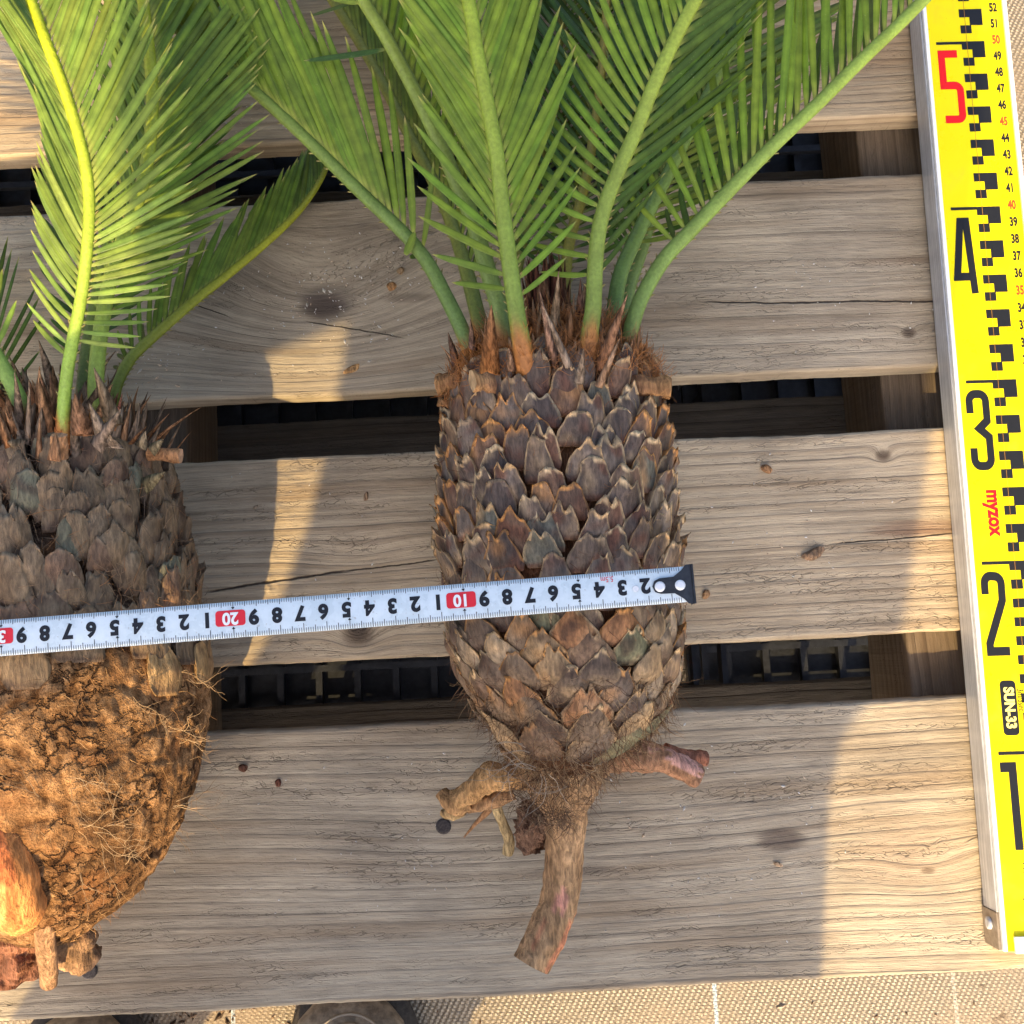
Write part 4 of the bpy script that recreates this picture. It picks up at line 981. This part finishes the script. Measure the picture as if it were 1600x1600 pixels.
def digit(ch, y0, mat, x0=.5):
    b = MB(); Wd = .46
    D = {'5': [(1.28, 4.2), (.22, 4.2), (.22, 2.27)] + arc(.95, 1.92, .35, 90, 0)[0:] + arc(1.0, .51, .30, 0, -90) + [(.15, .21)],
         '3': [(.22, 3.15)] + arc(.62, 3.82, .40, 180, 90) + arc(.86, 3.82, .40, 90, 0) + [(1.26, 2.72), (.72, 2.28), (1.30, 1.80)] + arc(.90, .60, .40, 0, -90) + arc(.66, .60, .40, -90, -180) + [(.26, 1.2)],
         '2': [(.22, 3.25)] + arc(.62, 3.82, .40, 180, 90) + arc(.86, 3.80, .40, 90, 0) + [(1.24, 2.9), (.24, .62), (.24, .21), (1.45, .21)],
         '4': [(1.22, 0), (1.00, 4.2), (.62, 4.2), (.16, .98), (.95, .98)],
         '1': [(.2, 4.2), (.95, 4.2), (.95, 0)]}[ch]
    if ch == '1': Wd = .5
    stroke(b, D, Wd, MS @ Matrix.Translation((x0 - .08, y0, 0)) @ Matrix.Scale(.86, 4, (1, 0, 0)), ZP); b.build('large_numeral', mat, st, False)
digit('5', 45.05, m_redp, .54); digit('4', 34.95, m_blk, .42); digit('3', 25.0, m_blk, .40); digit('2', 15.0, m_blk, .36); digit('1', 5.0, m_blk, .35)
R90 = Matrix.Rotation(radians(-90), 4, 'Z')
def SR(x, y, z=ZP): return MS @ Matrix.Translation((x, y, z)) @ R90
b = MB(); text_mesh(b, 'myzox', 1.08, SR(1.35, 22.65), .86, bold=.045); b.build('maker_lettering', m_redp, st, False)
# dark rounded panel with the type lettering
b = MB(); pts = []
for (cx_, cy_, a0) in ((1.42, 13.45, 0), (1.02, 13.45, 90), (1.02, 11.05, 180), (1.42, 11.05, 270)): pts += arc(cx_, cy_, .22, a0, a0 + 90, 5)
b.face([b.vert(MS @ Vector((x, y, ZP))) for x, y in pts]); pan = b.build('type_panel', m_blk, st, False)
b = MB(); text_mesh(b, 'SUN-33', .72, SR(1.22, 12.25, ZP + .00012), .92, bold=.03); b.build('type_lettering', flat_mat('cream_print', (.90, .82, .22), .4), pan, False)
b = MB(); text_mesh(b, '3m/3sec.', .50, SR(1.85, 12.6), .72); b.build('small_lettering', m_blk, st, False)
b = MB(); text_mesh(b, 'MYZOX JAPAN', .62, SR(1.35, 2.8), .76); b.build('small_lettering', m_blk, st, False)

# ================================================================== STEEL TAPE
ZT = .1335
h0 = P(1080, 912, ZT); h1 = P(0, 997, ZT - .000)
ta = (h1 - h0); ta.z = 0; kT = ta.length / 30.0 * 1.0; ta.normalize(); tn = Vector((0, 0, 1)).cross(ta).normalized()
# local frame: x runs from the hook towards the left (0..), y downwards in the photo
cm = .01 * (36.0 / (F / (H - ZT) * .01)) if False else (P(724, 925, ZT) - P(364, 960, ZT)).length / 10
off0 = (h0 - P(724, 925, ZT)).dot(-ta) / cm                 # cm from hook to the 10 mark
MT = Matrix(((ta.x * cm, tn.x * cm, 0, h0.x), (ta.y * cm, tn.y * cm, 0, h0.y), (0, 0, 1, 0), (0, 0, 0, 1)))
TW = .775
def tsurf(z):
    inv = MT.inverted()
    def f(p):
        l = inv @ p; zz = ZT - .0005 * (l.y / TW) ** 2 - .0016 * sin(pi * min(1, max(0, (l.x - 11.5) / 9)))
        return Vector((p.x, p.y, zz + z))
    return f
tp = empty('measuring_tape', (h0.x, h0.y, 0), 'pale steel tape measure stretched across both trunks with its black hook at the right', 'tape measure')
m_tape = G('tape_blade', .28, .5); a1_ = m_tape.noise(m_tape.co(), 60, 4, .7); a2_ = m_tape.noise(m_tape.co(), 600, 3)
m_tape.col(m_tape.mix(m_tape.ss(a2_, .66, .74, 0, .5), m_tape.mix(m_tape.ss(a1_, .35, .7), (.58, .67, .70), (.70, .78, .81)), (.35, .30, .25))); m_tape.put(m_tape.b.inputs['Roughness'], m_tape.ss(a1_, .3, .7, .18, .42)); m_tape = m_tape.m
TL = 50
b = MB(); f_ = tsurf(0); fb = tsurf(-.00018); rows = []
for i in range(TL * 4 + 1):
    x = .25 + (TL - .25) * i / (TL * 4); r = [b.vert(f_(MT @ Vector((x, lerp(-TW, TW, k / 10), 0)))) for k in range(11)]; r += [b.vert(fb(MT @ Vector((x, lerp(TW, -TW, k / 10), 0)))) for k in range(11)]; rows.append(r)
for i in range(len(rows) - 1):
    for k in range(22): b.face((rows[i][k], rows[i + 1][k], rows[i + 1][(k + 1) % 22], rows[i][(k + 1) % 22]))
b.face(rows[0]); b.face(rows[-1][::-1]); b.build('blade', m_tape, tp)
fs = tsurf(.00016); tk = MB()
sgn = 1 if (MT @ Vector((0, 1, 0)) - MT @ Vector((0, 0, 0))).y < 0 else -1      # +y of the tape frame points down in the photo?
def TQ(b, x0, x1, y0, y1, s=fs, n=1):
    for i in range(n):
        a0, a1 = lerp(y0, y1, i / n), lerp(y0, y1, (i + 1) / n)
        ids = [b.vert(s(MT @ Vector((x, sgn * y, 0)))) for x, y in ((x0, a0), (x1, a0), (x1, a1), (x0, a1))]; b.face(ids)
for i in range(6, TL * 10):
    x = off0 - 10 + i / 10
    if x < .45 or x > TL - .1: continue
    w_ = .011 if i % 5 else .014
    l = .40 if i % 10 == 0 else (.30 if i % 5 == 0 else .21)
    TQ(tk, x - w_, x + w_, TW - l, TW - .01, n=2)
    l = .25 if i % 10 == 0 else (.22 if i % 5 == 0 else .17)
    TQ(tk, x - w_, x + w_, -TW + .01, -TW + l, n=2)
m_tk = flat_mat('tape_print', (.018, .02, .025), .5, .2); tk.build('graduations', m_tk, tp, False)
m_tred = flat_mat('tape_red', (.70, .02, .035), .4); m_twht = flat_mat('tape_white', (.85, .85, .85), .4); tk3 = MB(); fs2 = tsurf(.00034)
RF = Matrix.Rotation(pi, 4, 'Z')
ang = math.atan2(ta.y, ta.x)
def TT(b, txt, x, y, size, xs, s, bold=0.0):
    o_ = MT @ Vector((x, sgn * y, 0))
    # upside-down lettering: its baseline direction follows the tape towards the left
    M4 = Matrix.Translation(o_) @ Matrix.Rotation(ang, 4, 'Z') @ Matrix.Scale(cm, 4)
    text_mesh(b, txt, size, M4, xs, surf=s, bold=bold)
for n_ in range(2, TL):
    x = off0 - 10 + n_ + .12
    if x > TL - .6: continue
    if n_ % 10 == 0:
        pts = []
        for (cx_, cy_, a0) in ((.50, .20, 0), (-.50, .20, 90), (-.50, -.20, 180), (.50, -.20, 270)): pts += arc(cx_, cy_, .14, a0, a0 + 90, 4)
        rt_ = MB(); rt_.face([rt_.vert(fs(MT @ Vector((x + a, sgn * (-.08 + b_), 0)))) for a, b_ in pts])
        rt_.build('red_patch', m_tred, tp, False); wt_ = MB(); TT(wt_, str(n_), x, -.08, .72, .95, fs2, .025); wt_.build('decade_numeral', m_twht, tp, False); nt_ = MB()
    else: nt_ = MB(); TT(nt_, str(n_ % 10), x, -.09, .86, .98, fs, .045)
    if n_ % 10: nt_.build('numeral', m_tk, tp, False)
    if n_ % 5 == 0:
        for yy, d_ in ((-.55, 1), (.40, -1)):
            tk3 = MB(); tk3.face([tk3.vert(fs2(MT @ Vector((x - .12 + a, sgn * (yy + b_ * d_), 0)))) for a, b_ in ((-.08, 0), (.08, 0), (0, .1))]); tk3.build('pointer_mark', m_tk, tp, False)
rt_ = MB(); TT(rt_, '5.5m', off0 - 10 + 3.75, -.48, .34, .85, fs2); rt_.build('length_mark', m_tred, tp, False)
# hook
b = MB(); zt = ZT + .0010
prof = [(-.06, .86), (.18, .84), (.38, .62), (.75, .36), (1.35, .34), (1.60, .24), (1.70, 0)]
up_, lo_ = [], []
for x, yv in prof + [(x, -yv) for x, yv in prof[-2::-1]]:
    up_.append(b.vert(MT @ Vector((x, yv, zt - .0010 * (yv / .8) ** 2)))); lo_.append(b.vert(MT @ Vector((x, yv, zt - .0012 - .0006 * (yv / .8) ** 2))))
b.face(up_); b.face(lo_[::-1]); n = len(up_)
for k in range(n): b.face((up_[k], lo_[k], lo_[(k + 1) % n], up_[(k + 1) % n]))
b.box(-.14, -.062, -.86, .86, ZT - .010, ZT + .0006, M=MT)
hk = b.build('hook', flat_mat('black_steel', (.030, .032, .036), .3, .6, .3, 300, .3), tp, False)
m_riv = flat_mat('bright_rivet', (.80, .80, .80), .35, .5, .2)
for (x, y_) in ((.50, .03), (1.38, .03)):
    p = MT @ Vector((x, y_, zt)); b = MB(); b.tube([p, p + Vector((0, 0, .0004)), p + Vector((0, 0, .0007))], [.0023, .0022, .0014], 16, ref=(1, 0, 0), cap1=(1, 1, 1)); b.build('rivet', m_riv, hk)
p = fs(MT @ Vector((2.42, .03, 0))); b = MB(); b.tube([p, p + Vector((0, 0, .0003))], [.0014, .0013], 14, ref=(1, 0, 0), cap1=(1, 1, 1)); b.build('blade_rivet', m_riv, tp)
# tape case, held off to the left
cpt = MT @ Vector((TL + 3.0, 0, ZT - .008)); b = MB()
Mc = Matrix.Translation(cpt) @ Matrix.Rotation(ang, 4, 'Z')
b.box(-.035, .035, -.017, .017, -.012, .052, M=Mc); cs = b.build('case', flat_mat('yellow_case', (.6, .42, .03), .4, .5), tp, False)
bv = cs.modifiers.new('bevel', 'BEVEL'); bv.width = .008; bv.segments = 4

# ================================================================== bits of bark and dust on the boards
def chip(px, py, L, W_, ang_, col, label, z=0.0, thick=.35):
    p = P(px, py, z); b = MB(); n = 14; rg = []
    R_ = Matrix.Rotation(radians(ang_), 3, 'Z'); sd = px * .37
    for (hh, k) in ((0, 1.0), (.5, 1.06), (1, .62)):
        ring = []
        for i in range(n):
            a = 2 * pi * i / n; q = Vector((cos(a) * L / 2, sin(a) * W_ / 2, 0)) * k * (1 + .35 * noise.noise(Vector((cos(a) * 1.3, sin(a) * 1.3, sd + hh))))
            q.z = hh * W_ * thick * (1 + .4 * noise.noise(Vector((i * .7, hh, sd)))) + .0002
            ring.append(b.vert(p + R_ @ q, tuple(x * (1 + .35 * noise.noise(Vector((i, hh * 3, sd)))) for x in col)))
        rg.append(ring)
    for j in range(2):
        for i in range(n): b.face((rg[j][i], rg[j][(i + 1) % n], rg[j + 1][(i + 1) % n], rg[j + 1][i]))
    b.face(rg[2]); b.face(rg[0][::-1])
    o = b.build('bark_chip', M['root'], None, False); off = Vector((p.x, p.y, z)); o.data.transform(Matrix.Translation(-off)); o.location = off
    tag(o, label, 'bark chip', 'bark chips scattered on the boards')
OR = (.45, .24, .10)
chip(612, 448, .0055, .0050, 20, OR, 'square orange-brown bark chip on the second board between the two plants')
chip(626, 424, .0045, .0038, 60, (.36, .24, .13), 'rounded brown bark chip just above the square chip on the second board')
chip(550, 577, .0095, .0036, 25, (.48, .28, .12), 'oblong tan bark sliver in the upper sunlit patch of the second board')
chip(1197, 733, .0068, .0042, -30, (.38, .20, .09), 'brown bark chip near the top edge of the third board, right of the trunk')
chip(1103, 928, .0050, .0036, 60, (.46, .26, .12), 'small tan bark chip just right of the black tape hook')
chip(1270, 866, .0115, .0060, 15, (.27, .17, .10), 'largest flat brown bark flake, on the third board between trunk and staff')
chip(572, 776, .0050, .0026, 75, (.30, .19, .11), 'narrow brown chip on the third board right of the narrow sunlit wedge')
chip(380, 1200, .0048, .0042, 0, (.14, .06, .035), 'dark red-brown crumb on the fourth board beside the thick trunk')
chip(435, 1223, .0042, .0034, 80, (.16, .06, .035), 'smaller dark red crumb on the fourth board, between the thick trunk and the roots')
chip(1215, 1350, .0050, .0022, -25, (.50, .34, .20), 'pale bark sliver under the dark stain on the fourth board')
chip(400, 792, .0035, .0016, 30, (.40, .30, .2), 'tiny pale splinter on the third board left of the narrow sunlit wedge')
random.seed(99)
mb = MB()
def inb(p): return any(a[1] + .002 < p.y < a[0] - .002 for a in yb)
spots = [(520, 460, 130, 90, 190), (250, 570, 60, 30, 40), (520, 800, 200, 120, 30), (560, 1350, 300, 120, 60), (1100, 1300, 250, 120, 70), (1300, 480, 150, 80, 40), (380, 180, 80, 50, 30), (760, 1130, 30, 20, 20), (1250, 830, 150, 90, 40), (1000, 1190, 80, 60, 25), (650, 1200, 120, 60, 25)]
for (cx_, cy_, sx_, sy_, n) in spots:
    for i in range(n):
        p = P(random.gauss(cx_, sx_ * .6), random.gauss(cy_, sy_ * .6), 0)
        if not inb(p) or p.x > XEND: continue
        s = U(.00022, .0006); a = U(0, pi)
        if random.random() < .05: s *= 2
        col = random.choice([(.62, .60, .56), (.45, .42, .36), (.52, .40, .28)])
        ids = [mb.vert(p + Vector((cos(a + k * pi / 2) * s * (1.7 if k % 2 else .8), sin(a + k * pi / 2) * s * (1.7 if k % 2 else .8), .0002)), col) for k in range(4)]
        tpv = mb.vert(p + Vector((0, 0, .0002 + s)), col)
        for k in range(4): mb.face((ids[k], ids[(k + 1) % 4], tpv))
d = mb.build('dust_specks', M['fibre'], None, False); tag(d, 'pale dust and sawdust specks sprinkled over the weathered boards', 'dust', None, 'stuff')
# soil crumbs and leaf litter on the ground cloth by the shoes
mb = MB()
for i in range(150):
    p = P(random.gauss(300, 50) if i % 3 else U(200, 1600), U(1560, 1640), ZG); s = U(.0008, .003) if i % 5 == 0 else U(.0004, .0012); a = U(0, pi)
    col = random.choice([(.16, .09, .05), (.3, .2, .12), (.08, .05, .03), (.45, .36, .26)])
    ids = [mb.vert(p + Vector((cos(a + k * pi / 2) * s * (2 if k % 2 else .8), sin(a + k * pi / 2) * s * (2 if k % 2 else .8), .0004)), col) for k in range(4)]; tpv = mb.vert(p + Vector((0, 0, s)), col)
    for k in range(4): mb.face((ids[k], ids[(k + 1) % 4], tpv))
d = mb.build('soil_crumbs', M['root'], None, False); tag(d, 'brown soil crumbs and litter strewn on the woven ground cloth near the shoes', 'soil', None, 'stuff')

# ================================================================== PERSON taking the picture (shoes in view, body casts the big shadow)
pr_x = [P(540, 1590, ZG + .06).x, P(85, 1600, ZG + .06).x]
toe_y = P(540, 1562, ZG + .045).y
def skin(name, nodes, edges, mat, parent, sub=2):
    me = bpy.data.meshes.new(name); me.from_pydata([n[0] for n in nodes], edges, []); o = bpy.data.objects.new(name, me); C.objects.link(o)
    me.materials.append(mat)
    m1 = o.modifiers.new('skin', 'SKIN'); 
    for i, n in enumerate(nodes):
        r = n[1] if isinstance(n[1], tuple) else (n[1], n[1]); me.skin_vertices[0].data[i].radius = r; me.skin_vertices[0].data[i].use_root = (i == 0)
    m1.use_smooth_shade = True; m2 = o.modifiers.new('sub', 'SUBSURF'); m2.levels = sub; m2.render_levels = sub
    bpy.context.view_layer.update(); dg = bpy.context.evaluated_depsgraph_get()
    m = bpy.data.meshes.new_from_object(o.evaluated_get(dg)); o.modifiers.clear(); o.data = m
    for p_ in m.polygons: p_.use_smooth = True
    if parent: o.parent = parent; m.transform(Matrix.Translation(-Vector(parent.location)))
    return o
xc = (pr_x[0] + pr_x[1]) / 2
pe = empty('person', (xc, toe_y - .16, ZG), 'person in worn leather work shoes bending over the lower edge of the pallet', 'person')
m_skin = flat_mat('skin', (.45, .27, .19), .5, .4, 0, 120, .08); m_coat = flat_mat('work_coat', (.05, .06, .08), .9, .2, 0, 900, .2); m_trs = flat_mat('work_trousers', (.045, .048, .055), .9, .2, 0, 900, .2)
HX, HY, HZ = -.112, -.60, .55
SHZ = .73
V = Vector
fR, fL = V((pr_x[0], toe_y - .22, ZG + .09)), V((pr_x[1], toe_y - .22, ZG + .09))
kR, kL = V((pr_x[0] + .005, -.475, .15)), V((pr_x[1] + .012, -.475, .15))
sR, sL = V((HX + .17, -.44, SHZ)), V((HX - .15, -.46, SHZ - .02))
eR, wR = V((.19, -.30, .68)), V((.075, -.09, .665))
hL = MT @ Vector((TL + 3.0, 0, ZT + .035)); wL = hL + V((.030, -.060, .022)); eL = V((-.225, -.315, .435))
nodes = [(V((HX, HY, HZ)), .13), (V((HX, HY + .13, HZ + .12)), .12), (V((HX, -.50, SHZ - .02)), .125), (V((HX, -.37, SHZ + .03)), .07), (V((HX + .01, -.32, SHZ + .05)), .055), (V((HX + .01, -.25, SHZ + .055)), .085), (V((HX + .01, -.20, SHZ + .02)), .085), (V((HX + .01, -.17, SHZ - .04)), .055),
         (sR, .05), (eR, .036), (wR, .025), (V((.055, -.06, .668)), (.034, .016)), (sL, .05), (eL, .036), (wL, .025), (hL + V((.004, -.02, .025)), (.034, .018)),
         (V((HX + .07, HY, HZ - .09)), .07), (kR, .055), (fR, .038), (V((HX - .07, HY, HZ - .09)), .065), (kL, .055), (fL, .038)]
edges = [(0, 1), (1, 2), (2, 3), (3, 4), (4, 5), (5, 6), (6, 7), (2, 8), (8, 9), (9, 10), (10, 11), (2, 12), (12, 13), (13, 14), (14, 15), (0, 16), (16, 17), (17, 18), (0, 19), (19, 20), (20, 21)]
def fingers(root_i, origin, fwd, side, curl):
    for k in range(4):
        L_ = (.026, .030, .028, .022)[k]; b0 = origin + side * (k - 1.5) * .019 + fwd * .035; i0 = len(nodes)
        nodes.append((b0, .010)); nodes.append((b0 + fwd * L_ + curl * .008, .009)); nodes.append((b0 + fwd * L_ * 1.6 + curl * .026, .008)); nodes.append((b0 + fwd * L_ * 1.5 + curl * .046, .007))
        edges.extend([(root_i, i0), (i0, i0 + 1), (i0 + 1, i0 + 2), (i0 + 2, i0 + 3)])
    i0 = len(nodes); b0 = origin - side * .036 + fwd * .0
    nodes.append((b0, .012)); nodes.append((b0 - side * .012 + fwd * .026 + curl * .014, .010)); nodes.append((b0 - side * .004 + fwd * .048 + curl * .026, .008)); edges.extend([(root_i, i0), (i0, i0 + 1), (i0 + 1, i0 + 2)])
fingers(11, V((.045, -.045, .668)), V((-.5, .85, 0)).normalized(), V((.85, .5, 0)).normalized(), V((0, 0, -.6)))
fingers(15, hL + V((.002, -.008, .022)), V((0, .9, -.2)).normalized(), V((1, 0, 0)), V((0, 0, -1)))
body = skin('body', nodes, edges, m_skin, pe)
# face and hair
fc = V((HX + .01, -.185, SHZ + .02))
hb = MB()
for i in range(9):
    for k in range(18):
        ph = pi * (i / 8) * .62; th = 2 * pi * k / 18; q = V((sin(ph) * cos(th) * .088, -cos(ph) * .055 + .0, sin(ph) * sin(th) * .088)); q = V((q.x, q.z * .25 - .01 - cos(ph) * .075, q.z * .9 + .025)); hb.vert(V((HX + .01, -.235, SHZ + .035)) + V((q.x * 1.08, q.y * 1.15, q.z * 1.12)), (.03, .022, .018))
for i in range(8):
    for k in range(18): hb.face((i * 18 + k, i * 18 + (k + 1) % 18, (i + 1) * 18 + (k + 1) % 18, (i + 1) * 18 + k))
hb.build('hair', flat_mat('dark_hair', (.02, .016, .013), .6), pe)
fb_ = MB()
for sx_ in (-.028, .028):
    e_ = fc + V((sx_, .055, -.05)); fb_.tube([e_, e_ + V((0, .004, -.004)), e_ + V((0, .006, -.006))], [.011, .009, .003], 12, (.7, .7, .68), cap1=(.02, .02, .02))
fb_.tube([fc + V((0, .05, -.045)), fc + V((0, .075, -.072)), fc + V((0, .062, -.085))], [.008, .012, .010], 10, (.45, .27, .19), cap1=(.4, .22, .15))
fb_.tube([fc + V((-.022, .035, -.108)), fc + V((0, .042, -.112)), fc + V((.022, .035, -.108))], [.003, .006, .003], 10, (.35, .13, .10), cap0=(.3, .1, .1), cap1=(.3, .1, .1))
fb_.build('face', M['fibre'], pe)
# coat (long, to mid-thigh), trousers
def loft_rings(b, rings, n=36, col=(1, 1, 1)):
    R_ = []
    for (cx_, cy_, cz_, rx, ry, tilt) in rings:
        r = []
        for k in range(n):
            a = 2 * pi * k / n; q = V((cos(a) * rx, sin(a) * ry * cos(tilt), sin(a) * ry * sin(tilt)))
            f = 1 + .02 * noise.noise(V((cos(a) * 2, sin(a) * 2, cz_ * 9))) + .008 * sin(a * 9 + cz_ * 12)
            r.append(b.vert(V((cx_, cy_, cz_)) + q * f, col))
        R_.append(r)
    for i in range(len(R_) - 1):
        for k in range(n): b.face((R_[i][k], R_[i][(k + 1) % n], R_[i + 1][(k + 1) % n], R_[i + 1][k]))
    b.face(R_[0][::-1]); b.face(R_[-1])
b = MB()
loft_rings(b, [(HX, -.60, .20, .163, .13, 0), (HX, -.60, .26, .164, .13, 0), (HX, -.60, .33, .163, .13, 0), (HX - .003, -.60, .40, .158, .13, 0), (HX - .001, -.605, .44, .160, .135, 0), (HX + .018, -.60, .475, .168, .14, .1), (HX + .021, -.59, .53, .170, .14, .25), (HX + .018, -.565, .60, .178, .14, .5), (HX + .014, -.51, .67, .186, .13, .9),
               (HX + .014, -.45, .72, .190, .12, 1.1), (HX + .01, -.41, .745, .14, .09, 1.3), (HX + .01, -.38, .76, .07, .06, 1.3)])
for (s_, e_, w_) in ((sR, eR, wR), (sL, eL, wL)):
    pth, _l = smooth_path([s_, e_, w_], 18); b.tube(pth[:17], [lerp(.066, .040, i / 16) for i in range(17)], 16, (1, 1, 1), cap0=(1, 1, 1), cap1=(1, 1, 1), rough=.08, fq=18)
b.build('coat', m_coat, pe)
tn_ = [(V((HX + .01, HY, HZ - .04)), .09), (V((HX + .06, HY + .0, HZ - .12)), .085), (kR, .068), (fR + V((0, 0, .05)), .058), (V((HX - .05, HY + .0, HZ - .12)), .068), (kL, .060), (fL + V((0, 0, .05)), .058)]
skin('trousers', tn_, [(0, 1), (1, 2), (2, 3), (0, 4), (4, 5), (5, 6)], m_trs, pe)
# phone in the right hand, above the viewpoint
ph_ = empty('phone', (.045, .03, .625), 'dark phone held level in the photographer\'s right hand above the pallet', 'phone')
b = MB(); b.box(-.03, .13, -.015, .062, .622, .630); o = b.build('phone_body', flat_mat('phone_glass', (.02, .02, .025), .15, .6), ph_, False); bv = o.modifiers.new('bevel', 'BEVEL'); bv.width = .003; bv.segments = 3
# shoes
m_lea = tint_mat('worn_leather', .62, .35, 160, .35, .0008); m_sole = flat_mat('rubber_sole', (.06, .05, .04), .8, .3, 0, 300, .3); m_stitch = flat_mat('stitching', (.42, .34, .24), .8)
def shoe(cx_, ty, sgn_, rot):
    col = (.33, .26, .18); R_ = Matrix.Rotation(radians(rot), 3, 'Z'); o_ = V((cx_, ty, ZG))
    ss_ = [0, .006, .018, .04, .07, .10, .14, .18, .22, .255, .28]; hw = [.010, .026, .038, .046, .050, .050, .044, .038, .037, .034, .018]; tp_ = [.028, .040, .050, .056, .062, .074, .094, .115, .125, .12, .09]
    def loft(b, grow, zlo, top, colr):
        rings = []
        for j in range(34):
            s_ = .28 * (j / 33) ** 1.3; h_ = interp(ss_, hw, s_) + grow; t_ = interp(ss_, tp_, s_) if top is None else top
            ring = []
            for k in range(20):
                a = 2 * pi * k / 20; ca, sa_ = cos(a), sin(a)
                x_ = (abs(ca) ** .75) * (1 if ca > 0 else -1) * h_; z_ = zlo + (t_ - zlo) * (.5 + .5 * (abs(sa_) ** .8) * (1 if sa_ > 0 else -1))
                y_ = -s_ + (grow if j < 4 else (-grow if j > 30 else 0)); x_ += sgn_ * .006 * sin(pi * s_ / .28)
                q = V((x_, y_, z_)); n_ = noise.noise(q * 60 + V((cx_, 0, 0))) * .0015 if top is None else 0
                ring.append(b.vert(o_ + R_ @ V((q.x, q.y, q.z + n_)), colr))
            rings.append(ring)
        for j in range(33):
            for k in range(20): b.face((rings[j][k], rings[j + 1][k], rings[j + 1][(k + 1) % 20], rings[j][(k + 1) % 20]))
        b.face(rings[0]); b.face(rings[-1][::-1])
    sh = empty('shoe', (cx_, ty - .14, ZG)); sh.parent = pe; sh.location = V((cx_, ty - .14, ZG)) - pe.location
    def put(b, name, mat, sm=True):
        o = b.build(name, mat, None, sm); o.parent = sh; o.data.transform(Matrix.Translation(-V((cx_, ty - .14, ZG)))); return o
    b = MB(); loft(b, 0, .018, None, col); put(b, 'upper', m_lea)
    b = MB(); loft(b, .006, .002, .024, (1, 1, 1)); put(b, 'sole', m_sole)
    # raised seams: apron ring on the toe
    for (k, dr, zz) in ((.72, 0, .0), (.80, 0, .0)):
        b = MB(); pts = []
        for i in range(33):
            a = lerp(-.15 * pi, 1.15 * pi, i / 32); x_ = cos(a) * .050 * k; y_ = -.065 + max(0, sin(a)) * .055 * k / .8 - max(0, -sin(a)) * .12
            hgt = interp(ss_, hw, max(0, -y_)); t_ = interp(ss_, tp_, max(0, -y_)); z_ = .018 + (t_ - .018) * (.5 + .5 * (max(0.0, 1 - min(1, abs(x_) / hgt) ** 2.2)) ** .42) + .0006
            pts.append(o_ + R_ @ V((x_ + sgn_ * .002, y_, z_)))
        b.tube(pts, [.0011] * len(pts), 6, (.4, .32, .22)); put(b, 'seam', m_stitch)
shoe(pr_x[0], toe_y, 1, -4); shoe(pr_x[1], toe_y - .004, -1, 8)
